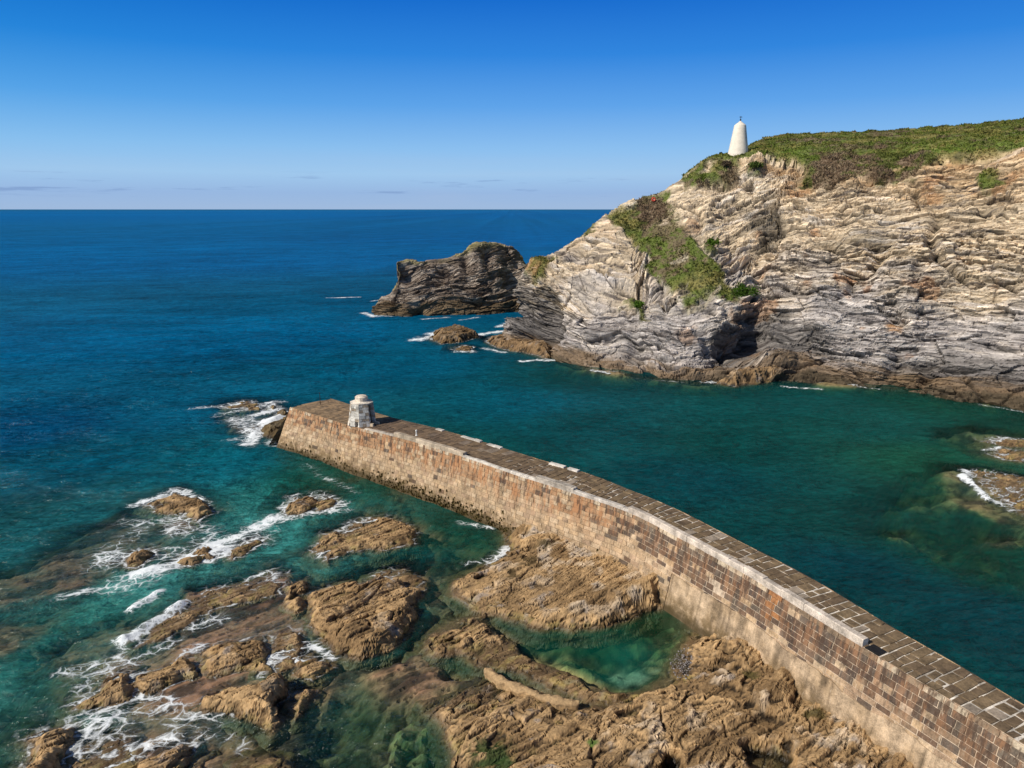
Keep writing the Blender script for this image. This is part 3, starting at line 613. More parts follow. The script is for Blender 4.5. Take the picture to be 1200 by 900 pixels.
    w = n('ShaderNodeMixShader', {0: n.math('MULTIPLY', ff, .93), 1: w.outputs[0], 2: fd.outputs[0]})
    n('ShaderNodeOutputMaterial', {0: w.outputs[0]}); return m
calm = .85*np.where(sp > -.3, .15, 1.)*(1-.35*(1-lee))*np.clip(.45+near, .45, 1)
o = mesh_np('sea', np.stack([X, Y, Zw], -1).reshape(-1, 3), grid_faces(*X.shape),
            {'wcol': wcol.reshape(-1, 3), 'depth': depth.ravel(), 'foam': foam.ravel(), 'calm': calm.ravel()}, water_mat(), smooth=True)
tag(o, 'blue green sea with white surf over the reef', kind='structure')

# ------------------------------------------------------------------ headland and sea stack: bedded rock sheets
def sheet(stations, nu, splits, seed):
    """stations: list of rails [(x,y,z)...]; smooth interpolation along and across."""
    S = np.array(stations, float); ns, nr, _ = S.shape
    s = np.concatenate([[0], np.cumsum(np.linalg.norm(np.diff(S[:, 2], axis=0), axis=1))])
    sq = np.linspace(0, s[-1], nu); R = np.empty((nr, nu, 3))
    def pchip(x, y, q):
        h = np.diff(x); d = np.diff(y)/h; m = np.empty_like(y); m[0] = d[0]; m[-1] = d[-1]
        same = (d[:-1]*d[1:]) > 0; w1 = 2*h[1:]+h[:-1]; w2 = h[1:]+2*h[:-1]
        m[1:-1] = np.where(same, (w1+w2)/(w1/np.where(d[:-1] == 0, 1e-9, d[:-1])+w2/np.where(d[1:] == 0, 1e-9, d[1:])), 0)
        i = np.clip(np.searchsorted(x, q)-1, 0, len(x)-2); t = (q-x[i])/h[i]
        return (2*t**3-3*t**2+1)*y[i]+(t**3-2*t**2+t)*h[i]*m[i]+(-2*t**3+3*t**2)*y[i+1]+(t**3-t**2)*h[i]*m[i+1]
    for r in range(nr):
        for k in range(3): R[r, :, k] = pchip(s, S[:, r, k], sq)
    rows = [];  rid = []
    for r in range(nr-1):
        n = splits[r]
        for j in range(n): rows.append(R[r]+(R[r+1]-R[r])*(j/n)); rid.append(r+j/n)
    rows.append(R[-1]); rid.append(nr-1)
    P = np.array(rows); 
    for _ in range(3):
        P[1:-1] = (P[:-2]+2*P[1:-1]+P[2:])/4
    return P, np.array(rid)
def grid_normals(P):
    du = np.gradient(P, axis=1); dv = np.gradient(P, axis=0); nn = np.cross(du, dv)
    nn = np.stack([blur(nn[..., k], 9) for k in range(3)], -1)
    return nn/np.maximum(np.linalg.norm(nn, axis=-1, keepdims=True), 1e-6)
def crag(P, w, seed, A=1., S=1.):
    """blocky bedded displacement; w = bedding coordinate"""
    x, y, z = P[..., 0]/S, P[..., 1]/S, P[..., 2]/S; w = w/S
    jx = .45*fbm(x*.22, y*.22, z*.22, 3, seed+1); jz = .30*fbm(x*.14, y*.14, z*.3, 3, seed+2)
    gap_ = .62+.75*sstep(-.35, .45, fbm(x*.075, y*.075, z*.11, 3, seed+50))
    lat = fbm(x*.13, y*.13, w*.5, 3, seed+12)
    d = 2.4*fbm(x*.075, y*.075, z*.12, 4, seed+3)-1.1*sstep(.08, 0, np.abs(fbm(x*.055+z*.035, y*.055, z*.02, 3, seed+55)))*gap_
    f1, f2, c1 = worley3((x+jx)/6.5, (y-jx)/6.5, (w+jz)/1.7, seed+4); d = d+1.15*(c1-.5)-.22*sstep(.05, 0, f2-f1)*(c1 > .4)
    f1, f2, c2 = worley3((x+jx)/2.7, (y-jx)/2.7, (w+jz)/.55, seed+5); d = d+(.82*(c2-.5)-.22*sstep(.07, 0, f2-f1)*(c2 > .45))*gap_
    f1, f2, c3 = worley3((x+jx*.6)/1.15, (y-jx*.6)/1.15, (w+jz)/.2, seed+6); d = d+.40*(c3-.5)*gap_
    for i, (L, a) in enumerate(((2.3, .55), (.9, .36), (.34, .14))):
        ph = (w+jz)/L+.5*vn(x*.12, y*.12, seed=seed+8+i); f = ph-np.floor(ph)
        d = d+gap_*a*(np.where(f < .82, f/.82, (1-f)/.18)-.5)*(.3+1.0*np.abs(vn(x*.16/L**.5, np.floor(ph)*3.1, y*.16/L**.5, seed+9+i)))
    ly = np.floor((w+jz)/.45); d = d+.35*(hr(ly.astype(np.int32), np.zeros_like(ly, np.int32), np.zeros_like(ly, np.int32), seed+30)-.5)*(.6+lat)
    d = d+.10*fbm(x*1.2, y*1.2, w*2.4, 4, seed+10, .6)
    return d*A*S, c1, c2, c3
def in_polys(u, v, polys, soft=4.):
    k = np.zeros(u.shape, f32)
    for P in polys: k = np.maximum(k, sstep(-soft, soft, poly_sd(u, v, np.array(P, float))))
    return k

def st(u, W, L, M1, M2, C, H1=None, H2=None, back=-2., uc=None):
    uc = uc or u; p = [None]*10
    w = at(u, W, 0); p[1] = w
    p[0] = w+np.array([-.5, -1.8, -2.2]); p[2] = att(u, *L); p[3] = att((u+uc)/2, *M1); p[4] = att((u+2*uc)/3, *M2); p[5] = att(uc, *C)
    if H1 is None: p[6] = p[5]+np.array([1.0, 4, -.4]); p[7] = p[5]+np.array([3., 12, -5.])
    else: p[6] = att(uc, *H1); p[7] = att(uc, *H2)
    p[8] = p[7]+np.array([4, 25, back]); p[9] = p[8]+np.array([8, 60, back*2-4.])
    return p
ST = []
a = st(603, 404, (385, 132), (362, 133), (338, 134), (322, 136), uc=616)
ST.append([q+np.array([3, 16, 0]) for q in a])                          # hidden seaward side
ST += [a,
    st(612, 408, (388, 129.5), (360, 131), (337, 132.3), (319, 135), uc=619),
    st(630, 414, (396, 126), (362, 128.5), (335, 130.5), (311, 134)),
    st(650, 420, (396, 121.5), (360, 124), (330, 128), (300, 136)),
    st(690, 432, (405, 115), (360, 118.5), (310, 128), (267, 139)),
    st(735, 438, (410, 113), (360, 116.5), (300, 128), (241, 140)),
    st(780, 445, (415, 108.6), (362, 113), (290, 126), (222, 141)),
    st(812, 448, (419, 106.8), (366, 111), (288, 123), (195, 139)),
    st(838, 448, (424, 106.3), (370, 110), (285, 122), (184, 137), (182, 143), (186, 156)),
    st(866, 447, (427, 106.3), (378, 110.5), (285, 121), (184, 134), (179.5, 143), (182, 158)),
    st(888, 446, (430, 107), (395, 112.5), (285, 119.5), (182, 131), (174, 143), (166, 163)),
    st(930, 445, (430, 107.3), (375, 111), (285, 115.5), (188, 127), (176, 138), (158, 163)),
    st(1000, 450, (433, 103), (360, 106.5), (280, 110.5), (205, 117), (180, 130), (154.5, 160)),
    st(1060, 456, (438, 100), (360, 103), (275, 107), (195, 114), (176, 127), (151, 158)),
    st(1090, 460, (442, 98.5), (360, 101.5), (272, 105.5), (181, 112), (172, 122), (149, 157)),
    st(1200, 480, (457, 91.5), (362, 94.5), (270, 98.5), (175, 105), (163, 116), (140, 152)),
    st(1320, 507, (480, 83.5), (380, 87), (270, 91), (172, 98), (158, 108), (132, 146), back=3),
    st(1450, 542, (510, 76), (400, 79), (275, 84), (168, 92), (150, 102), (125, 140), back=3),
    st(1620, 590, (550, 68), (430, 71), (290, 76), (160, 86), (140, 98), (118, 135), back=3)]
P0, rid = sheet(ST, 1150, [12, 26, 96, 130, 150, 44, 60, 8, 6], 0)
NN = grid_normals(P0); NN *= np.sign((NN[..., 1:2] < 0)*1.-.5) if NN[200, 500, 1] > 0 else 1
if NN[150, 500, 1] > 0: NN = -NN
U, V_ = survey(P0); RID = np.repeat(rid[:, None], P0.shape[1], 1)
x, y, z = P0[..., 0], P0[..., 1], P0[..., 2]
GR = [[(713, 248), (735, 240), (751, 229), (781, 228), (788, 240), (785, 258), (804, 263), (823, 286), (842, 309), (851, 335), (870, 343), (864, 360), (842, 345), (815, 350), (804, 362), (789, 347), (770, 324), (751, 297), (725, 271)],
      [(728, 347), (740, 347), (759, 373), (748, 369)], [(825, 277), (836, 276), (842, 292), (832, 292)],
      [(796, 211), (812, 186), (861, 178), (863, 197), (845, 205), (827, 214), (804, 218)], [(880, 190), (892, 190), (892, 202), (878, 200)],
      [(622, 325), (638, 308), (655, 303), (640, 322)], [(655, 293), (690, 262), (700, 262), (668, 290)], [(1140, 205), (1165, 200), (1180, 222), (1150, 228)]]
HEATH = [[(935, 214), (948, 194), (962, 180), (1030, 178), (1092, 173), (1094, 187), (1069, 206), (1029, 212), (1020, 200), (997, 210), (975, 217)], [(735, 250), (745, 230), (775, 232), (785, 250), (765, 270)], [(843, 192), (862, 185), (864, 200), (845, 203)]]
wob = 9*fbm(x*.25, y*.25, z*.25, 4, 601); wob2 = 9*fbm(x*.25+40, y*.25, z*.25, 4, 602)
grass = in_polys(U+wob, V_+wob2, GR); heath = in_polys(U+wob, V_+wob2, HEATH)
hill = sstep(5.08, 5.25, RID+.05*fbm(x*.3, y*.3, o=3, seed=603)); hill = np.where((U < 800), sstep(5.6, 6.2, RID), hill)
grass = np.maximum(grass*sstep(-.55, .05, fbm(x*.35, y*.35, z*.35, 4, 605)+.42), hill)
veg = np.maximum(grass, heath*sstep(-.9, -.3, fbm(x*.3, y*.3, z*.3, 4, 606)))
flt = U+1.2*wob+.45*(V_-240)                                             # a fault: steeper dipping beds to the left of it, above the gully foot
tk = sstep(914, 906, flt)*sstep(352, 345, V_+1.2*wob2+.18*(U-800))*sstep(738, 765, U)
w = z-(x-25)*.03-tk*(.42*(x-20)+3.3)+sstep(880, 850, flt)*(1-tk)*.09*(x-22)+1.3*fbm(x*.045, y*.045, z*.045, 3, 610)
d, c1, c2, c3 = crag(P0, w, 620, 1.0)
DENT = [(862, 402, 24, 20, 4.6), (885, 395, 14, 18, 2.6), (640, 372, 13, 30, 3.6), (634, 396, 14, 14, 3.0), (616, 400, 10, 8, 2.4), (700, 395, 20, 4, 1.2), (720, 375, 22, 4, 1.2), (985, 290, 30, 4, 1.4), (925, 345, 20, 5, 1.5), (1100, 330, 30, 3, 1.), (1170, 400, 20, 5, 1.6), (1090, 392, 24, 3, 1.1), (746, 402, 7, 16, 1.6), (905, 262, 16, 14, 2.2), (890, 280, 14, 9, 1.8), (1074, 428, 18, 6, 1.8), (1125, 440, 20, 6, 1.6), (925, 395, 18, 12, 2.), (1155, 245, 10, 4, 1.2), (1050, 428, 10, 14, 1.6),
        (640, 400, 16, 10, 1.2), (960, 330, 14, 4, 1.), (1010, 375, 18, 4, 1.), (830, 405, 9, 9, 1.2), (1000, 245, 26, 4, .8)]
BUMP = [(632, 316, 16, 12, 1.6), (612, 345, 10, 12, 1.4), (905, 430, 30, 12, 1.6), (845, 434, 30, 9, 1.2), (840, 395, 14, 16, 1.2)]
dd = np.zeros_like(d)
for (u, v, a, b, k) in DENT: dd -= k*np.exp(-((((U+wob*.5)-u)/a)**2+(((V_+wob2*.5)-v)/b)**2))
for (u, v, a, b, k) in BUMP: dd += k*np.exp(-((((U+wob*.4)-u)/a)**2+(((V_+wob2*.4)-v)/b)**2))
vis = sstep(9., 6., RID)
dv = .35*fbm(x*.5, y*.5, z*.5, 4, 640)+.16*fbm(x*2, y*2, z*2, 3, 641)
d = d*(1-.6*sstep(4.3, 4.9, RID)*sstep(860, 790, U))
P = P0+NN*((d*(1-.85*veg)+dv*veg)*vis+dd*(1-hill))[..., None]
P[..., 2] -= .12*vis*(1-veg)*np.abs(c2-.5)
# colours
n1 = fbm(x*.12, y*.12, w*.35, 4, 650); n2 = fbm(x*.16, y*.16, w*1.9, 5, 651, .6); n3 = fbm(x*.22+7, y*.22, z*.22, 4, 652)
grey = np.array([.42, .378, .345]); cream = np.array([.56, .445, .305]); ochre = np.array([.46, .32, .18]); white = np.array([.68, .60, .51]); lilac = np.array([.235, .205, .195])
c = mixc(grey, cream, sstep(-.4, .4, (z-13.5)/13+.55*n1+.22*sstep(850, 760, U)*sstep(3, 9, z)))
c = mixc(c, lilac, sstep(.0, .5, n2+.3*n1)*sstep(20, 8, z)*.8)
c = mixc(c, white, sstep(.2, .62, n2*.8+.5*n1)*.75)
c = mixc(c, ochre, sstep(22.5, 31, z+4*n3)*(.55+.35*sstep(-.3, .4, n3))*sstep(880, 990, U+60*n3))
c = mixc(c, np.array([.42, .22, .10]), sstep(.42, .7, n3)*.6*sstep(600, 900, U))
c = mixc(c, np.array([.40, .20, .06]), in_polys(U+wob, V_+wob2, [[(1035, 381), (1058, 380), (1056, 393), (1040, 391)], [(618, 322), (634, 308), (650, 306), (640, 322)]])*.85)
n4 = fbm(x*.09, y*.09, w*4.2, 4, 657, .65); n5 = fbm(x*.2, y*.2, w*9., 3, 658, .6)
c = c*(1+.42*np.clip(n4, -1, 1)+.22*np.clip(n5, -1, 1))[..., None]
c = mixc(c, np.array([.72, .65, .56]), sstep(.38, .75, n4+.3*n5)*sstep(-.5, .3, n1+n3)*.6)
c = mixc(c, np.array([.11, .088, .08]), sstep(.32, .7, -n4-.3*n5)*.75)
c = c*(.80+.40*c2)[..., None]*(.86+.28*c3)[..., None]
c = c*(1-.58*in_polys(U+1.5*wob, V_+1.5*wob2, [[(600, 335), (640, 322), (655, 350), (652, 400), (640, 412), (600, 408)], [(835, 380), (905, 365), (965, 385), (970, 425), (845, 428)], [(1030, 425), (1110, 415), (1210, 425), (1210, 475), (1060, 455)], [(790, 330), (830, 335), (845, 355), (800, 360)], [(880, 240), (918, 235), (912, 270), (880, 290)]], 7.))[..., None]  # shade of the recesses and the left point painted into the rock colour
c = mixc(c, np.array([.19, .125, .068])*1., sstep(3.3, 1.3, z+1.4*n2)*.9)
c = mixc(c, np.array([.07, .052, .03]), sstep(.9, .1, z+.5*n2)*.85)
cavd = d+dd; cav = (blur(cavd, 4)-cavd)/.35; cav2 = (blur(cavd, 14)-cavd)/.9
c = c*(1-.6*sstep(.2, 1.2, cav))[..., None]*(1-.4*sstep(.2, 1.2, cav2))[..., None]  # crease shade painted into the colour, on top of the relief's own
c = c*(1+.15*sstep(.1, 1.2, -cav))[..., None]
soil = sstep(5.1, 4.93, RID)*sstep(4.8, 4.93, RID)*sstep(860, 900, U)
c = mixc(c, np.array([.48, .31, .16]), soil*.75)
g1 = np.array([.11, .14, .027]); g2 = np.array([.215, .19, .06]); g3 = np.array([.055, .068, .02]); hb = np.array([.20, .14, .09])
gn = fbm(x*.18, y*.18, z*.18, 4, 660); gf = fbm(x*1.1, y*1.1, z*1.1, 4, 661)
gc = mixc(g1, g2, sstep(-.2, .5, gn)); gc = mixc(gc, g3, sstep(.1, .6, gf)*.8); gc = mixc(gc, hb, sstep(.25, .6, -gn+.5*gf)*.7)
brt = sstep(6.4, 5.7, RID)*sstep(5.2, 5.5, RID)*sstep(880, 930, U); gc = mixc(gc, np.array([.14, .205, .032]), brt*sstep(-.3, .3, gf)*.8)
hc = mixc(hb, np.array([.25, .19, .12]), sstep(-.2, .6, gf)); hc = mixc(hc, g1, sstep(.1, .5, gn+.3*gf)*.85)
c = mixc(c, gc, grass); c = mixc(c, hc, heath*(veg > 0)*sstep(-1., -.4, fbm(x*.3, y*.3, z*.3, 4, 606)))
pth = np.minimum(seg_d(U+.3*wob, V_+.3*wob2, (806, 362), (826, 356)), seg_d(U+.3*wob, V_+.3*wob2, (826, 356), (843, 338)))
pth = np.minimum(pth, seg_d(U+.3*wob, V_+.3*wob2, (789, 310), (805, 301)))
c = mixc(c, np.array([.42, .36, .26]), sstep(3.2, 1.4, pth)*.9)
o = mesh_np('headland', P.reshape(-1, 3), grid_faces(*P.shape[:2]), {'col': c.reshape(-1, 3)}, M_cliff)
tag(o, 'pale bedded cliff headland with green turf on top', kind='structure')
CLIFF_P, CLIFF_N, CLIFF_G, CLIFF_H = P, NN, grass*(1-heath), heath*veg
CLIFF_U, CLIFF_V, CLIFF_C = U, V_, c

# tufts of grass and heather over the turf: uncountable, one object each
def tufts(name, label, prob, n, size, hsize, colf, seed):
    rng = np.random.default_rng(seed)
    Pq = CLIFF_P[:-1, :-1]; area = np.linalg.norm(np.cross(CLIFF_P[1:, :-1]-Pq, CLIFF_P[:-1, 1:]-Pq), axis=-1)
    dist = np.linalg.norm(Pq-np.array([0, 0, CAMH]), axis=-1)
    pr = (prob[:-1, :-1] > .45)*np.minimum(area, .5)*np.clip(220-dist, 0, 1)*(CLIFF_U[:-1, :-1] < 1290)
    pr = pr.ravel()/pr.sum(); idx = rng.choice(len(pr), n, p=pr)
    base = Pq.reshape(-1, 3)[idx]+rng.normal(0, .08, (n, 3)); base[:, 2] -= .08
    cc = colf(idx, rng)
    clump = .6+.8*np.clip(fbm(base[:, 0]*.5, base[:, 1]*.5, o=3, seed=seed)+.4, 0, 1.6)
    V = []; C = []
    for k in range(3):
        a = rng.uniform(0, 6.283, n); s = size*rng.uniform(.6, 1.3, n)*clump; h = hsize*rng.uniform(.5, 1.3, n)*clump
        dx = np.cos(a)*s*.5; dy = np.sin(a)*s*.5; lx = rng.normal(0, .5, n)*h; ly = rng.normal(0, .5, n)*h
        V.append(np.stack([base+np.stack([dx, dy, 0*dx], 1), base-np.stack([dx, dy, 0*dx], 1), base+np.stack([lx, ly, h], 1)], 1))
        C.append(np.repeat((cc*rng.uniform(.75, 1.35, (n, 1)))[:, None], 3, 1))
    V = np.concatenate(V).reshape(-1, 3); C = np.concatenate(C).reshape(-1, 3)
    o = mesh_np(name, V, np.arange(len(V)).reshape(-1, 3), {'col': C}, M_leaf)
    return tag(o, label, name.replace('_', ' '), kind='stuff')
Cq = CLIFF_C[:-1, :-1].reshape(-1, 3)
tufts('grass', 'green and straw coloured grass on the headland slopes', CLIFF_G, 95000, .30, .24, lambda i, r: Cq[i]*1.15, 71)
tufts('heather', 'brown purple heather and scrub along the cliff edge', CLIFF_H, 22000, .36, .32, lambda i, r: Cq[i]*1.1+r.normal(0, .006, (len(i), 1)), 72)

def shrub(u, v, r, h, label, col, n=900, seed=1, name='shrub'):
    k = np.argmin((CLIFF_U-u)**2+(CLIFF_V-v)**2+1e4*((CLIFF_P[..., 1] > 170) | (RID > 6.9))); b = CLIFF_P.reshape(-1, 3)[k]
    rng = np.random.default_rng(seed); root = empty(name, tuple(b-np.array([0, 0, .15])))
    tag(root, label, 'shrub')
    lobes = rng.normal(0, 1, (9, 3))*np.array([r*.5, r*.5, h*.22])+np.array([0, 0, h*.55])
    q = lobes[rng.integers(0, 9, n)]+rng.normal(0, 1, (n, 3))*np.array([r*.3, r*.3, h*.22]); q[:, 2] = np.abs(q[:, 2])
    a = rng.normal(0, 1, (n, 3)); a /= np.linalg.norm(a, axis=1, keepdims=True); b2 = np.cross(a, rng.normal(0, 1, (n, 3))); b2 /= np.linalg.norm(b2, axis=1, keepdims=True)
    s = .16
    V = np.stack([q-a*s, q+b2*s*.6, q+a*s, q-b2*s*.6], 1).reshape(-1, 3)
    cc = np.repeat((np.array(col)*rng.uniform(.55, 1.5, (n, 1)))[:, None], 4, 1).reshape(-1, 3)
    mesh_np('crown', V, np.arange(4*n).reshape(-1, 4), {'col': cc}, M_leaf, parent=root)
    st_ = MB()
    for i in range(5):
        e = lobes[i]; st_.prism([(.05, 0, -.1), (-.05, .04, -.1), (-.03, -.05, -.1)], [(e[0]+.02, e[1], e[2]), (e[0]-.02, e[1]+.02, e[2]), (e[0], e[1]-.02, e[2])], (.06, .045, .03))
    st_.build('stem', M_deck, root)
    return root
shrub(869, 345, 1.3, 1.6, 'bright green bush at the right foot of the grassy gully', (.065, .12, .018), 1400, 3)
shrub(833, 284, .8, 1.0, 'small bright green bush alone on pale rock right of the gully', (.08, .14, .02), 700, 4)
shrub(886, 195, 1.0, 1.0, 'dull green bush on the sandy slope just below the white tower', (.07, .10, .025), 900, 5)
shrub(852, 194, 1.0, .9, 'brown heather bush on the turf left of the white tower', (.10, .075, .05), 900, 6)
shrub(845, 180.5, .35, .7, 'tiny dark bush on the skyline left of the white tower', (.03, .035, .02), 250, 7)
shrub(748, 357, .7, .9, 'small green plant on the lower cliff face left of the gully', (.08, .15, .02), 600, 8)

# sea stack
def stk(u, W, C, dl=1., dm=2.4, dc=6., lv=.25, mv=.6):
    C = C+(float(np.interp(u, [500, 560], [7, 1])) if C < 325 else 2)
    w = at(u, W, 0); t0 = np.linalg.norm(w-np.array([0, 0, CAMH]))/math.sqrt(1+((u-600)/FPX)**2+((450-W)/FPX)**2)
    return [w+np.array([0, -2, -2.5]), w, att(u, W+(C-W)*lv, t0+dl), att(u, W+(C-W)*mv, t0+dm), att(u, C, t0+dc), att(u, C, t0+dc)+np.array([0, 7, -.8]), att(u, C, t0+dc)+np.array([1, 14, -14])]
SS = [stk(436, 369.5, 362, .5, 1, 2), stk(440, 370.5, 356, .6, 1.2, 2.5), stk(449, 371, 347, .8, 1.6, 3), stk(459, 371, 343, .8, 1.8, 3.5), stk(462.5, 371, 320, .8, 1.5, 3), stk(465, 371, 299, 1, 2, 3.5), stk(474, 371, 297, 1, 2, 5), stk(490, 371, 300), stk(510, 370, 299), stk(530, 369.5, 297),
      stk(545, 369, 289), stk(560, 368.5, 285), stk(580, 367, 283), stk(600, 365.5, 286), stk(609, 364.5, 294), stk(618, 364, 306), stk(628, 363, 313), stk(645, 361, 335), stk(665, 358, 352)]
P0, rid = sheet(SS, 520, [8, 60, 80, 110, 30, 20], 0)
NN = grid_normals(P0)
if NN[100, 260, 1] > 0: NN = -NN
U, V_ = survey(P0); x, y, z = P0[..., 0], P0[..., 1], P0[..., 2]; RID = np.repeat(rid[:, None], P0.shape[1], 1)
w = z-.12*(x-0)+1.2*fbm(x*.06, y*.06, z*.06, 3, 710)
d, c1, c2, c3 = crag(P0, w, 720, .75, 1.15)
dd = np.zeros_like(d)
for (u, v, a, b, k) in ((492, 366, 9, 6, 4.5), (480, 322, 12, 8, 2.2), (572, 300, 7, 10, 2.), (545, 306, 6, 12, 1.6), (600, 330, 12, 20, 2.5), (560, 356, 10, 4, 1.5), (525, 318, 12, 4, 1.2)):
    dd -= k*np.exp(-(((U-u)/a)**2+((V_-v)/b)**2))
P = P0+NN*(d*(1-.45*sstep(3.4, 4., RID))+dd)[..., None]*sstep(6., 4.9, RID)[..., None]
n2 = fbm(x*.3, y*.3, w*1.5, 4, 751); n3 = fbm(x*.2, y*.2, z*.2, 4, 752)
c = mixc(np.array([.19, .145, .11]), np.array([.42, .35, .28]), sstep(-.1, .55, n2+.3*n3))
c = c*(.75+.5*c2)[..., None]
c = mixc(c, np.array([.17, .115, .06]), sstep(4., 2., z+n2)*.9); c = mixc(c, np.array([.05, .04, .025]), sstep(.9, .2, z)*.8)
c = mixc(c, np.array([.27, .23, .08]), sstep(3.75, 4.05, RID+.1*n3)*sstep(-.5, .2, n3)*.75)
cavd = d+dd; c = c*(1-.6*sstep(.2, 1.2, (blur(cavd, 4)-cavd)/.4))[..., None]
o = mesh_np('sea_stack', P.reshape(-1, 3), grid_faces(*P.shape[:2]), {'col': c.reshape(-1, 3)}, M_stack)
tag(o, 'dark craggy sea stack standing offshore left of the headland', 'sea stack')

# ------------------------------------------------------------------ pier
def deck_z(u): return float(np.interp(u, [340, 410, 480, 600, 800, 1200], [4.1, 4.35, 4.55, 4.6, 4.6, 4.6]))
SEA_E = [(340, 477), (372, 487), (410, 499), (445, 507), (480, 516), (543, 535), (600, 555), (670, 577), (742, 601), (800, 632), (879, 675), (940, 714), (1012, 759), (1060, 788), (1117, 822), (1200, 873)]
HAR_E = [(390, 466), (443, 483), (470, 491), (517, 503), (567, 518), (627, 537), (700, 558), (800, 600), (867, 635), (950, 677), (992, 702), (1062, 746), (1117, 775), (1200, 827)]
SP = np.array([at(u, v, deck_z(u)) for u, v in SEA_E]); SP = np.vstack([SP, SP[-1]+[2.2, -5, 0], SP[-1]+[4.2, -10, 0]])
HP = np.array([at(u, v, deck_z(u)) for u, v in HAR_E]); HP = np.vstack([HP, HP[-1]+[2.2, -5, 0], HP[-1]+[4.2, -10, 0]])
arc = np.concatenate([[0], np.cumsum(np.linalg.norm(np.diff(SP[:, :2], axis=0), axis=1))])
fa = np.linspace(0, arc[-1], 700)
fine = np.stack([np.interp(fa, arc, SP[:, k]) for k in range(3)], 1)
ker = np.hanning(61); ker /= ker.sum()
fine = np.stack([np.convolve(np.pad(fine[:, k], 30, mode='reflect', reflect_type='odd'), ker, 'valid') for k in range(3)], 1)
farc = np.concatenate([[0], np.cumsum(np.linalg.norm(np.diff(fine[:, :2], axis=0), axis=1))]); LEN = farc[-1]
tg = np.gradient(fine[:, :2], axis=0); tg /= np.linalg.norm(tg, axis=1, keepdims=True); nin = np.stack([-tg[:, 1], tg[:, 0]], 1)   # points to the harbour side
wid = np.array([min(seg_d(np.array(p[0]), np.array(p[1]), a[:2], b[:2]) for a, b in zip(HP[:-1], HP[1:])) for p in fine])
wid = np.convolve(np.pad(wid, 30, mode='edge'), ker, 'valid')
def pier(a, b=0., dz=0.):            # a along the sea edge, b metres in from it
    p = [np.interp(a, farc, fine[:, k]) for k in range(3)]; nx = np.interp(a, farc, nin[:, 0]); ny = np.interp(a, farc, nin[:, 1])
    return (p[0]+nx*b, p[1]+ny*b, p[2]+dz)
def pw(a): return float(np.interp(a, farc, wid))
def a_of(u, v):
    p = at(u, v, deck_z(u)); return float(farc[np.argmin(np.hypot(fine[:, 0]-p[0], fine[:, 1]-p[1]))])
A_MID = a_of(735, 600); A_APR = a_of(797, 631)
def BATF(a): return .22+.26*float(np.exp(-(max(a, 0)/5.)**2))
BAT = .48
root = empty('stone_pier', tuple(pier(LEN*.5, 1.5, -4.6))); root.matrix_world
tag(root, 'long curved stone pier with white edged paving running out to a small hut', 'pier')
LOC = np.array(root.location)
def loc(p): return (p[0]-LOC[0], p[1]-LOC[1], p[2]-LOC[2])
def nose(b, w): return .9*max(0, abs(b/w-.45)-.15)**1.3*2.2          # end of the pier is slightly chamfered
# core (hidden under paving and facing)
mb = MB(); na = 240; prev = None
for i in range(na):
    a = LEN*i/(na-1); w = pw(a); zt = -.10
    sec = [loc(pier(a, .12, zt)), loc(pier(a, w-.12, zt)), loc(pier(a, w+.5, -6.5)), loc(pier(a, -1.0, -6.5))]
    if prev: mb.add(prev+sec, [[0, 4, 5, 1], [1, 5, 6, 2], [3, 7, 4, 0]], (.30, .22, .14))
    else: mb.add(sec, [[0, 1, 2, 3]], (.30, .22, .14))
    prev = sec
mb.build('core', M_wall, root)
# mortar bed of the deck
V = []; nb = 14; na = 420
for i in range(na):
    a = LEN*i/(na-1); w = pw(a)
    for j in range(nb):
        b = w*j/(nb-1); aa = a+(nose(b, w) if i == 0 else 0)
        V.append(loc(pier(max(aa, 0), b, -.03)))
ff = grid_faces(na, nb)
ca = np.repeat(np.linspace(0, LEN, na), nb); nzz = fbm(np.array(V)[:, 0]*1.2, np.array(V)[:, 1]*1.2, o=3, seed=800)
whiteness = np.clip(sstep(A_MID-22, A_MID-4, ca)*(.75+.6*nzz)+.12, 0, 1)
mcol = mixc(np.array([.10, .075, .05]), np.array([.74, .67, .58]), whiteness)
mo = mesh_np('mortar_bed', np.array(V), ff, None, M_deck, parent=root, fattrs={'bcol': mcol[ff].mean(1)})
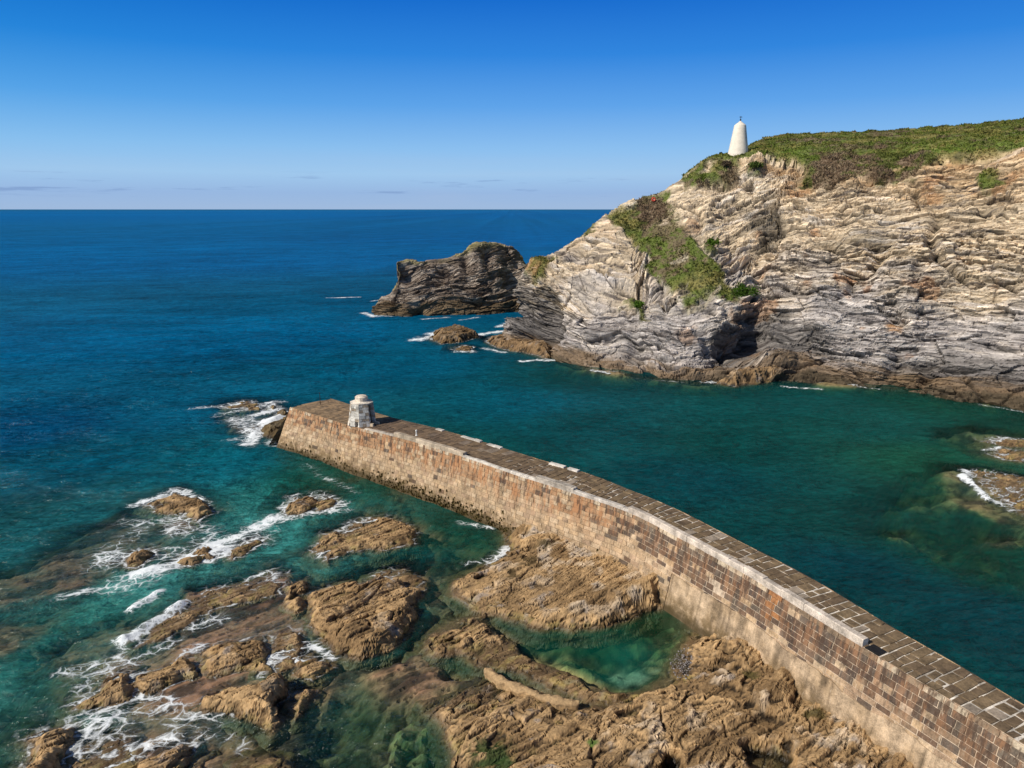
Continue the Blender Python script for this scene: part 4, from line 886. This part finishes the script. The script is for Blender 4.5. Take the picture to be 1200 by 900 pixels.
# paving: every stone its own slab inside one mesh
rng = random.Random(5); mb = MB(); a = .05
def slab(mb, q, h, c, inset=.0):
    """q: four (a,b) corners; raised slab with softened rim"""
    cx = sum(p[0] for p in q)/4; cy = sum(p[1] for p in q)/4
    r0 = [loc(pier(p[0], p[1], -.035)) for p in q]
    r1 = [loc(pier(p[0], p[1], h-.012)) for p in q]
    r2 = [loc(pier(p[0]+(cx-p[0])*.05, p[1]+(cy-p[1])*.05, h)) for p in q]
    mb.add(r0+r1+r2, [[8, 9, 10, 11]]+[[i, (i+1) % 4, 4+(i+1) % 4, 4+i] for i in range(4)]+[[4+i, 4+(i+1) % 4, 8+(i+1) % 4, 8+i] for i in range(4)], c)
while a < LEN-1:
    step = rng.uniform(.36, .7)*(1. if a > A_MID-14 else 1.25); w = pw(a+step/2); b = .0; first = True
    jit0 = rng.uniform(-.04, .04)
    while b < w-.12:
        L = rng.uniform(.42, 1.05)
        if first: L = rng.uniform(.45, .7); first = False
        if w-(b+L) < .4: L = w-b
        gap = (rng.uniform(.015, .05)+(rng.random() < .12)*.04) if a > A_MID-12 else rng.uniform(.0, .022)
        sub = 2 if (step > .7 and rng.random() < .25) else 1
        for sidx in range(sub):
            a0 = a+step*sidx/sub+nose(b+L/2, w)*max(0, 1-a/2.5); a1 = a+step*(sidx+1)/sub+nose(b+L/2, w)*max(0, 1-a/2.5)
            q = [(a0+gap+rng.uniform(-.04, .04), b+gap+rng.uniform(-.03, .03)*(b > 0)), (a1-gap+rng.uniform(-.04, .04), b+gap+rng.uniform(-.03, .03)*(b > 0)),
                 (a1-gap+rng.uniform(-.04, .04), b+L-gap+rng.uniform(-.03, .03)*(b+L < w)), (a0+gap+rng.uniform(-.04, .04), b+L-gap+rng.uniform(-.03, .03)*(b+L < w))]
            q = [(max(p[0], .0), min(max(p[1], .0), w)) for p in q]
            t = rng.random(); far = max(0, min(1, (A_MID-6-a)/22))
            cn = np.array([.20, .14, .078])*(1-t)+np.array([.135, .092, .055])*t
            if rng.random() < .08: cn = np.array([.30, .24, .18])
            cf = np.array([.19, .125, .075])*(1-t)+np.array([.11, .076, .052])*t
            if a < a_of(410, 499)+1.0: cf = np.array([.30, .20, .11])*(1-t)+np.array([.18, .125, .075])*t
            cc = cn*(1-far)+cf*far
            if rng.random() < .004: continue
            slab(mb, q, rng.uniform(.0, .03), tuple(cc))
        b += L
    a += step
mb.build('paving', M_deck, root)
# seaward face: coursed blocks, battered
def face_pt(a, h, out=0.):           # h metres below deck
    return pier(a, -BATF(a)*h-out, -h)
rng = random.Random(9); mb = MB(); H_T = 6.0
def block(a0, a1, h0, h1, c, pr, out=0., g=.021):
    q = [(a0+g, h0+g), (a1-g, h0+g), (a1-g, h1-g), (a0+g, h1-g)]; cx = (a0+a1)/2; cy = (h0+h1)/2
    r0 = [loc(face_pt(p[0], p[1], out-.03)) for p in q]; r1 = [loc(face_pt(p[0], p[1], out+pr-.012)) for p in q]
    r2 = [loc(face_pt(p[0]+(cx-p[0])*.06, p[1]+(cy-p[1])*.09, out+pr)) for p in q]
    mb.add(r0+r1+r2, [[8, 9, 10, 11]]+[[i, (i+1) % 4, 4+(i+1) % 4, 4+i] for i in range(4)]+[[4+i, 4+(i+1) % 4, 8+(i+1) % 4, 8+i] for i in range(4)], c)
h = 0.; row = 0
DARK = [(.115, .08, .058), (.125, .09, .065), (.14, .105, .078), (.12, .078, .052), (.155, .12, .088), (.16, .10, .064), (.095, .068, .052)]
TAN = [(.47, .335, .21), (.445, .315, .19), (.49, .36, .23), (.43, .30, .18), (.42, .285, .17), (.47, .325, .19), (.38, .26, .165)]
while h < H_T:
    ch = .28 if row == 0 else rng.uniform(.26, .38); a = -rng.random()*.6
    while a < LEN:
        L = rng.uniform(.7, 1.25) if row == 0 else rng.uniform(.42, .9); a0, a1 = max(a, 0.), min(a+L, LEN)
        if a1-a0 > .12:
            am = (a0+a1)/2; mid = h+ch/2; near = 1 if am > A_MID+rng.uniform(-2.5, 1.5) else 0
            tan = TAN[rng.randrange(7)]
            if near:
                lim = 2.1+.25*math.sin(am*.4)+rng.uniform(-.5, .4)
                c = DARK[rng.randrange(7)] if mid < lim and rng.random() < .93 else (tan if rng.random() < .85 else DARK[rng.randrange(7)])
                if .9 < mid < 2.3 and rng.random() < .12: c = (.24, .16, .10)
            else:
                dkp = .16 if mid < 1.1 else (.05 if mid < 2.2 else .015)
                if am < 16 and mid < 1.3: dkp = .45
                c = DARK[rng.randrange(7)] if rng.random() < dkp else tan
                if mid < 1.5 and rng.random() < .45: c = (.37, .215, .115)
            if row == 0: c = (.50, .40, .28) if rng.random() < .5 else ((.36, .22, .12) if not near else (.24, .17, .11))
            if near and abs(am-a_of(918, 692)) < .35 and mid < 1.5: c = (.33, .15, .06)
            if rng.random() > .004: block(a0, a1, h, h+ch, c, rng.uniform(.0, .035)+(.03 if row == 0 else 0))
        a += L
    h += ch; row += 1
mb.build('seaward_wall', M_wall, root)
V = []; na = 520; hs = np.linspace(0, 6.4, 26)                  # mortar behind the blocks
for i in range(na):
    a = LEN*i/(na-1)
    for hh in hs: V.append(loc(face_pt(a, hh, -.015)))
V = np.array(V); ff = grid_faces(na, 26)
aa = np.repeat(np.linspace(0, LEN, na), 26); mcol = mixc(np.array([.34, .245, .155]), np.array([.50, .39, .28]), np.clip((aa-A_MID)/3, 0, 1))
mesh_np('pointing', V, ff, None, M_wall, parent=root, fattrs={'bcol': mcol[ff].mean(1)})
# rendered apron on the near half, standing proud of the wall
na, nh = 520, 40; V = []; C = []
for i in range(na):
    a = A_APR+(LEN-A_APR)*i/(na-1)
    top = 2.3+.06*math.sin(a*.35)+.12*float(vn(np.array([a*.5]), np.array([3.]), seed=901)[0])+.05*float(vn(np.array([a*2.7]), np.array([3.]), seed=902)[0])
    for j in range(nh):
        t = j/(nh-1); hh = top+(6.2-top)*max(0, (j-2))/(nh-3)
        out = .02 if j == 0 else (.05 if j == 1 else .075+.06*t)
        if j == 0: hh = top
        V.append(loc(face_pt(a, hh, out)))
V = np.array(V).reshape(na, nh, 3)
nv = fbm(V[..., 0]*.9+LOC[0], V[..., 1]*.9, V[..., 2]*.9, 4, 910)
C = mixc(np.array([.50, .365, .235]), np.array([.39, .275, .165]), sstep(-.4, .5, nv))
_aa = np.repeat(np.linspace(A_APR, LEN, na)[:, None], nh, 1); _hh = np.repeat(np.linspace(0, 1, nh)[None], na, 0)
C = C*(1-.38*(np.mod(_aa+.05*nv, 2.35) < .09)-.16*(np.mod(_hh+.01*nv, .27) < .03))[..., None]*(1-.42*sstep(.15, .6, fbm(_aa*1.8, _hh*1.1, o=4, seed=915)))[..., None]*(1-.35*sstep(.5, .75, fbm(_aa*5, _hh*2.2, o=3, seed=916)))[..., None]; ff = grid_faces(na, nh)
V[..., 0] -= .035*nv*.87; V[..., 1] -= .035*nv*.49
mesh_np('apron', V.reshape(-1, 3), ff, None, M_wall, parent=root, fattrs={'bcol': C.reshape(-1, 3)[ff].mean(1)})
mb = MB(); p = [loc(face_pt(A_APR, 2.25, .14)), loc(face_pt(A_APR, 6.2, .2)), loc(face_pt(A_APR, 6.2, -.02)), loc(face_pt(A_APR, 2.25, -.02))]
mb.add(p, [[0, 1, 2, 3]], (.36, .25, .15)); mb.build('apron_end', M_wall, root)
# harbour face and pier head
rng = random.Random(21); mb = MB(); h = 0.
while h < 6.3:
    ch = rng.uniform(.36, .46); a = 0.
    while a < LEN:
        L = rng.uniform(.6, 1.1); a1 = min(a+L, LEN); c = TAN[rng.randrange(7)] if rng.random() < .6 else DARK[rng.randrange(7)]
        q = [(a, h), (a1-.02, h), (a1-.02, h+ch-.02), (a, h+ch-.02)]
        mb.add([loc(pier(x_, pw(x_)+.04+.08*y_, -y_)) for x_, y_ in q], [[0, 1, 2, 3]], c)
        a += L
    h += ch
mb.build('harbour_wall', M_wall, root)
mb = MB(); h = 0.; w0 = pw(0)
def head(b, h):
    f = b/w0; p = pier(nose(b, w0), b, -h); t0 = tg[0]
    k = BAT*h; side = (1-f)*k
    return (p[0]-t0[0]*k*(1.)-nin[0][0]*side+nin[0][0]*f*.08*h, p[1]-t0[1]*k-nin[0][1]*side+nin[0][1]*f*.08*h, p[2])
while h < 6.3:
    ch = rng.uniform(.34, .44); b = -.0
    while b < w0-.05:
        L = min(rng.uniform(.5, .95), w0-b); c = TAN[rng.randrange(7)] if rng.random() < .65 else DARK[rng.randrange(7)]
        mb.add([loc(head(b, h)), loc(head(b+L-.015, h)), loc(head(b+L-.015, h+ch-.015)), loc(head(b, h+ch-.015))], [[0, 1, 2, 3]], c)
        b += L
    h += ch
mb.build('head_wall', M_wall, root)
# parapets and kerbs along the seaward edge
def kerb(name, u0, v0, u1, v1, wd, ht, col, b0=-.03, L0=1.6, jit=.03, seed=1):
    r = random.Random(seed); mb = MB(); a0 = a_of(u0, v0); a1 = a_of(u1, v1); a = a0
    while a < a1-.1:
        L = min(r.uniform(.7, 1.2)*L0, a1-a); e = a+L-.012; h = ht+r.uniform(-jit, jit); c = tuple(np.array(col)*r.uniform(.8, 1.12)); n = max(1, int(L/.5))
        o_ = r.uniform(-.015, .015)
        for i in range(n):
            s0 = a+(e-a)*i/n; s1 = a+(e-a)*(i+1)/n; m = .04
            bot = [loc(pier(s0, b0+o_, -.05)), loc(pier(s1, b0+o_, -.05)), loc(pier(s1, b0+wd+o_, -.05)), loc(pier(s0, b0+wd+o_, -.05))]
            mid = [loc(pier(s0, b0+o_, h-m)), loc(pier(s1, b0+o_, h-m)), loc(pier(s1, b0+wd+o_, h-m)), loc(pier(s0, b0+wd+o_, h-m))]
            top = [loc(pier(s0, b0+m+o_, h)), loc(pier(s1, b0+m+o_, h)), loc(pier(s1, b0+wd-m+o_, h)), loc(pier(s0, b0+wd-m+o_, h))]
            fs = [[8, 9, 10, 11], [0, 1, 5, 4], [2, 3, 7, 6], [4, 5, 9, 8], [6, 7, 11, 10]]
            if i == 0: fs += [[3, 0, 4, 7], [7, 4, 8, 11]]
            if i == n-1: fs += [[1, 2, 6, 5], [5, 6, 10, 9]]
            mb.add(bot+mid+top, fs, c)
        a += L
    return mb.build(name, M_para, root)
kerb('parapet', 738, 600, 1012, 759, .38, .36, (.60, .51, .42), seed=2)
kerb('parapet', 463, 511, 543, 535, .45, .36, (.46, .37, .27), seed=3)
kerb('kerb', 543, 535, 628, 564, .3, .16, (.60, .54, .46), seed=4, jit=.05)
kerb('kerb', 628, 564, 672, 578, .5, .34, (.46, .40, .33), seed=5, jit=.06)
kerb('kerb', 672, 578, 738, 600, .35, .18, (.56, .50, .43), seed=6, jit=.06)
kerb('kerb', 428, 503, 463, 511, .35, .12, (.55, .47, .38), seed=7, jit=.05)
def far_kerb(u0, u1, col, seed):
    r = random.Random(seed); mb = MB()
    hx = [p[0] for p in HAR_E]; hv = [p[1] for p in HAR_E]
    a0 = a_of_h(u0, np.interp(u0, hx, hv)); a1 = a_of_h(u1, np.interp(u1, hx, hv)); a = a0
    while a < a1-.05:
        L = min(r.uniform(.6, 1.2), a1-a); h = r.uniform(.07, .16)
        q = [(a, pw(a)-.38), (a+L-.02, pw(a+L)-.38), (a+L-.02, pw(a+L)-.01), (a, pw(a)-.01)]
        mb.prism([loc(pier(x_, y_, -.05)) for x_, y_ in q], [loc(pier(x_, y_, h)) for x_, y_ in q], tuple(np.array(col)*r.uniform(.85, 1.1))); a += L
    mb.build('edge_stone', M_para, root)
def a_of_h(u, v):
    p = at(u, v, deck_z(u)); q = fine[:, :2]+nin*wid[:, None]; return float(farc[np.argmin(np.hypot(q[:, 0]-p[0], q[:, 1]-p[1]))])
for k, (u0, u1) in enumerate(((514, 522), (543, 566), (574, 590), (646, 664), (668, 680))): far_kerb(u0, u1, (.62, .57, .5), 30+k)
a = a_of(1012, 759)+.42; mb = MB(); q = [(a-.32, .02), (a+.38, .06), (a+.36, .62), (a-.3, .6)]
mb.prism([loc(pier(x_, y_, -.04)) for x_, y_ in q], [loc(pier(x_, y_, .05)) for x_, y_ in q], (.02, .02, .02)); mb.build('shade_plate', M_iron, root)  # added black plate stands in for the dark shaded patch at the parapet end
# seaweed clumps clinging low on the seaward wall
rng_ = np.random.default_rng(44); V = []; F = []; C = []
for k in range(620):
    if k < 330: a = rng_.normal(a_of(530, 531), 6.0); zz = abs(rng_.normal(.35, .4))
    else: a = rng_.uniform(.5, a_of(735, 600)); zz = abs(rng_.normal(.15, .45))
    if not (.2 < a < A_MID+1): continue
    zt = pier(a)[2]; hh = zt-zz; p = np.array(loc(face_pt(a, hh, .0))); s = rng_.uniform(.04, .14)
    n_ = np.array([-np.interp(a, farc, nin[:, 0]), -np.interp(a, farc, nin[:, 1]), .2]); cc = np.array([.075, .055, .022])*rng_.uniform(.5, 1.8)
    for j in range(4):
        t1 = rng_.normal(0, 1, 3); t1 -= n_*(t1@n_); t1 /= np.linalg.norm(t1); t2 = np.cross(n_, t1)
        b = len(V); V += [p-t1*s+n_*.02, p+n_*s*.9+t2*s*.3, p+t1*s+n_*.03, p-t2*s*1.4+n_*s*.4+np.array([0, 0, -s])]; F.append([b, b+1, b+2, b+3]); C += [cc]*4
o = mesh_np('seaweed', np.array(V), np.array(F), {'col': np.array(C)}, M_leaf, parent=root); o['kind'] = 'stuff'

# watch hut
def hut():
    base = at(425, 496.5, 4.38)+[0, 0, .02]; r = empty('watch_hut', tuple(base)); tag(r, 'small white stone watch hut with domed cap near the end of the pier', 'hut')
    rr = random.Random(3)
    door_ang = math.atan2(-.42, .91); n = 8
    def ring(rad, z, i): t = door_ang+math.pi/8+(i-1)*math.pi/4; return np.array([rad*math.cos(t), rad*math.sin(t), z])
    Rb, Rt, Ht, th = 1.34, 1.10, 2.1, .3
    def wallpt(i, f, z, inner=False):
        rad = Rb+(Rt-Rb)*z/Ht-(th if inner else 0); p0 = ring(rad, z, i); p1 = ring(rad, z, i+1); return p0+(p1-p0)*f
    mb = MB()
    def stone(i, f0, f1, z0, z1):
        g = .012; j = rr.uniform(0, .03); c = tuple(np.array([.72, .67, .59])*rr.uniform(.5, 1.06)) if rr.random() < .8 else (.38, .30, .22)
        sc = 1+j
        o_ = [wallpt(i, f0+g, z0+g)*[sc, sc, 1], wallpt(i, f1-g, z0+g)*[sc, sc, 1], wallpt(i, f1-g, z1-g)*[sc, sc, 1], wallpt(i, f0+g, z1-g)*[sc, sc, 1]]
        i_ = [wallpt(i, f0, z0, True), wallpt(i, f1, z0, True), wallpt(i, f1, z1, True), wallpt(i, f0, z1, True)]
        mb.add(o_+i_, [[0, 1, 2, 3], [7, 6, 5, 4]]+[[k, 4+k, 4+(k+1) % 4, (k+1) % 4] for k in range(4)], c)
    for i in range(n):
        z = 0.
        while z < Ht-.01:
            ch = min(rr.uniform(.2, .3), Ht-z)
            if Ht-(z+ch) < .1: ch = Ht-z
            cuts = [0., rr.uniform(.3, .7), 1.] if rr.random() < .75 else [0., .33, .68, 1.]
            if i == 0: cuts = [0., .2, .8, 1.] if z < 1.85 else [0., 1.]
            nich = (i == 6 and z < .45)
            if nich: cuts = [0., .55, .85, 1.]
            for k in range(len(cuts)-1):
                if i == 0 and z < 1.85 and k == 1: continue
                if nich and k == 1: continue
                stone(i, cuts[k], cuts[k+1], z, z+ch)
            z += ch
    mb.build('wall', M_hut, r)
    mb = MB(); mb.prism([ring(Rt+.0, Ht+.004, i)*[1, 1, 1] for i in range(8)], [ring(Rt+.02, Ht+.10, i) for i in range(8)], (.70, .62, .52))
    mb.prism([ring(Rt-.01, Ht+.104, i) for i in range(8)], [ring(.66, Ht+.2, i) for i in range(8)], (.66, .58, .48)); mb.build('roof', M_hut, r)
    mb = MB(); prof = [(.62, Ht+.17), (.60, Ht+.50), (.61, Ht+.58), (.48, Ht+.68), (.25, Ht+.73), (.02, Ht+.74)]; m = 16
    vs = [(p_*math.cos(2*math.pi*k/m), p_*math.sin(2*math.pi*k/m), z_) for p_, z_ in prof for k in range(m)]
    fs = [[j*m+k, j*m+(k+1) % m, (j+1)*m+(k+1) % m, (j+1)*m+k] for j in range(len(prof)-1) for k in range(m)]
    mb.add(vs, fs, (.68, .58, .46)); mb.build('cap', M_hut, r, False)
    mb = MB()
    for i, (f0, f1, e, hh) in enumerate(((0, .2, .35, .28), (.8, 1., .4, .25))):
        p0 = wallpt(0, f0, 0); p1 = wallpt(0, f1, 0); nrm = np.array([math.cos(door_ang), math.sin(door_ang), 0])
        mb = MB(); mb.prism([p0-nrm*.05, p1-nrm*.05, p1+nrm*e, p0+nrm*e], [q+np.array([0, 0, hh]) for q in (p0-nrm*.1, p1-nrm*.1, p1+nrm*e*.9, p0+nrm*e*.9)], (.62, .5, .36)); mb.build('footing', M_hut, r)
    for t, e, hh in ((4, .18, .5), (3, .16, .45), (5, .16, .3)):
        p0 = wallpt(t, .2, 0); p1 = wallpt(t, .9, 0); nrm = (p0+p1)/2; nrm = nrm/np.linalg.norm(nrm)
        mb = MB(); mb.prism([p0-nrm*.1, p1-nrm*.1, p1+nrm*e, p0+nrm*e], [q+np.array([0, 0, hh]) for q in (p0-nrm*.12, p1-nrm*.12, p1+nrm*e*.4, p0+nrm*e*.4)], (.66, .58, .48)); mb.build('footing', M_hut, r)
hut()
# little things on the pier
def post(name, label, cat, p, h, rad, mat, cap=0.):
    r = empty(name, tuple(p)); tag(r, label, cat); mb = MB(); m = 10
    c = lambda R, z: [(R*math.cos(2*math.pi*k/m), R*math.sin(2*math.pi*k/m), z) for k in range(m)]
    mb.prism(c(rad*1.8, 0), c(rad*1.8, .05), (.1, .1, .1)); mb.prism(c(rad, .05), c(rad*.85, h), (.1, .1, .1)); mb.build('pole', mat, r)
    if cap: mb = MB(); mb.prism(c(cap, h), c(cap*.7, h+cap*1.2), (.1, .1, .1)); mb.build('cap', mat, r)
    return r
post('marker_post', 'thin dark upright post at the far edge of the pier end', 'post', pier(1.6, pw(1.6)*.55, .02), 1.25, .035, M_iron, .06)
post('bollard', 'small white bollard on the seaward parapet right of the hut', 'bollard', pier(a_of(487, 517), .3, .5), .42, .06, M_white, .09)

# low concrete wall by the tidal pool
ln = [at(569, 783, .3), at(582, 793, .36), at(600, 803, .36), at(624, 813, .4), at(650, 820, .4), at(678, 825, .3)]
s = np.linspace(0, 5, 90); L3 = np.stack([np.interp(s, range(6), [p[k] for p in ln]) for k in range(3)], 1)
for _ in range(30): L3[1:-1] = (L3[:-2]+2*L3[1:-1]+L3[2:])/4
t = np.gradient(L3, axis=0)[:, :2]; t /= np.linalg.norm(t, axis=1, keepdims=True); nr_ = np.stack([-t[:, 1], t[:, 0]], 1)
ang = np.linspace(-.35, math.pi+.35, 18); V = []
for i in range(90):
    sc = float(np.clip(min(i, 89-i)/6+.25, .25, 1.))
    for q in ang:
        kx = .22*math.cos(q)*sc*(1+.18*math.sin(i*.37)); kz = (-.35 if q < -.1 or q > math.pi+.1 else .19*abs(math.sin(q)))*(sc if sc == 1 else .7)
        V.append([L3[i, 0]+nr_[i, 0]*kx, L3[i, 1]+nr_[i, 1]*kx, L3[i, 2]-.05+kz])
V = np.array(V); V += (.06*fbm(V[:, 0]*2.6, V[:, 1]*3.2, V[:, 2]*3.2, 3, 950))[:, None]*np.array([1, 1, 1.])
o = mesh_np('concrete_wall', V, np.concatenate([grid_faces(90, 18)]), None, M_conc); tag(o, 'low rounded tan concrete wall curving beside the tidal pool', 'wall')
# pale pebbles at the right end of the pool
rng_ = np.random.default_rng(60); V = []; F = []; C = []
ico = bmesh.new(); bmesh.ops.create_icosphere(ico, subdivisions=1, radius=1); iv = np.array([v.co[:] for v in ico.verts]); fi = np.array([[v.index for v in f.verts] for f in ico.faces]); ico.free()
_gx, _gy = np.meshgrid(np.arange(8, 14, .06, dtype=f32), np.arange(31, 39, .06, dtype=f32)); _gz = np.maximum(rock_height(ROCKS[1][0], _gx, _gy), rock_height(ROCKS[0][0], _gx, _gy))
def PEBZ(q): return _gz[int(np.clip((q[1]-31)/.06, 0, _gz.shape[0]-1)), int(np.clip((q[0]-8)/.06, 0, _gz.shape[1]-1))]
pp = at2([(793, 792), (790, 778), (797, 763), (806, 758), (811, 768), (806, 784), (800, 796)], .15); pc = pp.mean(0)
while len(F) < 330:
    q = pc+rng_.normal(0, 1, 2)*[.55, 1.0]
    if poly_sd(np.array([q[0]]), np.array([q[1]]), pp)[0] < -.12-.25*rng_.random()**3: continue
    zz = max(float(PEBZ(q)), .02)
    s_ = .018+.045*rng_.random()**2; F.append(fi+len(V)*12); V.append(iv*s_*rng_.uniform(.7, 1.25, 3)*[1, 1, .6]+[q[0], q[1], zz+s_*.2]); C.append(np.repeat((np.array([.27, .245, .24])*rng_.uniform(.45, 1.25))[None], 12, 0))
o = mesh_np('pebbles', np.concatenate(V), np.concatenate(F), {'col': np.concatenate(C)}, M_rock, smooth=True); tag(o, 'grey lilac pebbles heaped at the right end of the tidal pool', 'pebbles', kind='stuff')

# white tower on the headland
def lathe(mb, prof, m, c):
    vs = [(r*math.cos(2*math.pi*k/m), r*math.sin(2*math.pi*k/m), z) for r, z in prof for k in range(m)]
    mb.add(vs, [[j*m+k, j*m+(k+1) % m, (j+1)*m+(k+1) % m, (j+1)*m+k] for j in range(len(prof)-1) for k in range(m)], c)
b = att(865, 180, 141)
r = empty('daymark_tower', (b[0], b[1], b[2]-.2)); tag(r, 'white conical stone tower standing on the clifftop', 'tower')
mb = MB(); lathe(mb, [(1.98, -.6), (2.0, 0)]+[(2.0-.86*k/8, 5.4*k/8) for k in range(1, 9)]+[(1.12, 5.45)], 28, (.70, .62, .50)); mb.build('wall', M_tower, r, True)
mb = MB(); lathe(mb, [(1.125, 5.455), (1.0, 5.62), (.7, 5.85), (.4, 6.05), (.2, 6.22), (.14, 6.3)], 28, (.66, .54, .38)); mb.build('roof', M_tower, r, True)
mb = MB(); lathe(mb, [(.13, 6.30), (.10, 6.5), (.16, 6.52), (.16, 6.62), (.05, 6.66), (.045, 7.2), (.01, 7.25)], 12, (.1, .1, .1))
mb.prism([(-.24, -.02, 6.98), (.28, -.02, 6.98), (.28, .02, 6.98), (-.24, .02, 6.98)], [(-.24, -.02, 7.1), (.28, -.02, 7.1), (.28, .02, 7.1), (-.24, .02, 7.1)], (.1, .1, .1)); mb.build('finial', M_iron, r)
# small red marker on the heather slope
k = np.argmin((CLIFF_U-766)**2+(CLIFF_V-239)**2+1e4*(CLIFF_P[..., 1] > 150)); b = CLIFF_P.reshape(-1, 3)[k]
r = empty('marker', tuple(b)); tag(r, 'small red marker on a short post among the scrub above the gully', 'marker')
mb = MB(); mb.prism([(-.04, -.04, -.3), (.04, -.04, -.3), (.04, .04, -.3), (-.04, .04, -.3)], [(-.04, -.04, .5), (.04, -.04, .5), (.04, .04, .5), (-.04, .04, .5)], (.2, .15, .1)); mb.build('post', M_iron, r)
mb = MB(); m = 16; R1, R2 = .3, .12
vs = [((R1+R2*math.cos(q))*math.cos(p), -.1+R2*math.sin(q), .75+(R1+R2*math.cos(q))*math.sin(p)) for p in [2*math.pi*i/m for i in range(m)] for q in [2*math.pi*j/8 for j in range(8)]]
mb.add(vs, [[i*8+j, i*8+(j+1) % 8, ((i+1) % m)*8+(j+1) % 8, ((i+1) % m)*8+j] for i in range(m) for j in range(8)], (.6, .05, .03)); mb.build('ring', M_red, r, True)

# ------------------------------------------------------------------ sky, sun, camera
SUN_EL = math.radians(38); sdir = np.array([-.87, -.49]); sdir /= np.linalg.norm(sdir)
world = bpy.data.worlds.new('World'); scene.world = world; world.use_nodes = True; nt = world.node_tree; nt.nodes.clear(); n = N(nt)
sky = n('ShaderNodeTexSky', sky_type='NISHITA'); sky.sun_disc = False; sky.sun_elevation = SUN_EL; sky.sun_rotation = math.atan2(sdir[0], sdir[1]); sky.altitude = 20; sky.air_density = 1.; sky.dust_density = .6; sky.ozone_density = 2.5
gen = n('ShaderNodeTexCoord').outputs['Generated']; sx = n('ShaderNodeSeparateXYZ', {0: gen})
zc = n.math('MAXIMUM', sx.outputs[2], 0.)
el = n.math('DIVIDE', zc, .36)
E_ = lambda deg: math.sin(math.radians(deg))/.36
grad = n.ramp(el, [(0, lin((160, 187, 221))), (E_(1.2), lin((152, 184, 225))), (E_(2.6), lin((160, 200, 237))), (E_(4.5), lin((140, 191, 239))), (E_(7.5), lin((96, 164, 234))), (E_(11), lin((50, 134, 222))), (E_(15), lin((22, 106, 205))), (1., lin((14, 70, 160)))])
az = n.math('ARCTAN2', sx.outputs[0], sx.outputs[1])
grad = n.mix(n.math('MULTIPLY', n.range(az, .1, -.75), n.range(zc, .02, .26, 0., .8)), grad, n.mix(1.0, grad, (.35, .97, .93), 'MULTIPLY'))
cv = n('ShaderNodeCombineXYZ', {0: n.math('MULTIPLY', az, 9.), 1: n.math('MULTIPLY', zc, 130.), 2: 3.7}).outputs[0]
cn = n.noise(cv, 1.0, 5, .6); band = n.math('MULTIPLY', n.range(zc, .012, .022), n.range(zc, .05, .036))
cl = n.math('MULTIPLY', n.range(cn, .55, .68, 0, .6), band)
g2 = n.mix(cl, grad, lin((122, 152, 200)))
hz = n.noise(n('ShaderNodeCombineXYZ', {0: n.math('MULTIPLY', az, 2.), 1: n.math('MULTIPLY', zc, 25.), 2: 1.}).outputs[0], 1.0, 4, .6)
g2 = n.mix(n.math('MULTIPLY', n.range(hz, .45, .75, 0, .35), n.range(zc, .09, .0)), g2, lin((176, 192, 220)))
skyb = n('ShaderNodeVectorMath', {0: sky.outputs[0], 'Scale': .06}, operation='SCALE').outputs[0]
fin = n.mix(n.range(zc, .27, .5), g2, skyb)
bg = n('ShaderNodeBackground', {0: fin, 1: 1.0}); n('ShaderNodeOutputWorld', {0: bg.outputs[0]})
sun = bpy.data.lights.new('sun', 'SUN'); sun.energy = 5.0; sun.angle = math.radians(.53); sun.color = (1., .94, .84)
so = bpy.data.objects.new('sun', sun); COL.objects.link(so)
from mathutils import Vector
dv = Vector((-sdir[0]*math.cos(SUN_EL), -sdir[1]*math.cos(SUN_EL), -math.sin(SUN_EL))); so.rotation_euler = dv.to_track_quat('-Z', 'Y').to_euler(); so.location = (-60, -40, 80)
cam = bpy.data.cameras.new('camera'); cam.sensor_width = 36; cam.lens = FPX/1200*36; cam.clip_start = .5; cam.clip_end = 200000
co = bpy.data.objects.new('camera', cam); COL.objects.link(co); co.location = (0, 0, CAMH); co.rotation_euler = (math.pi/2-PITCH, 0, 0); scene.camera = co
scene.view_settings.view_transform = 'Standard'; scene.view_settings.look = 'None'; scene.view_settings.exposure = 0
scene.cycles.transparent_max_bounces = 12; scene.cycles.max_bounces = 6; scene.cycles.use_denoising = True
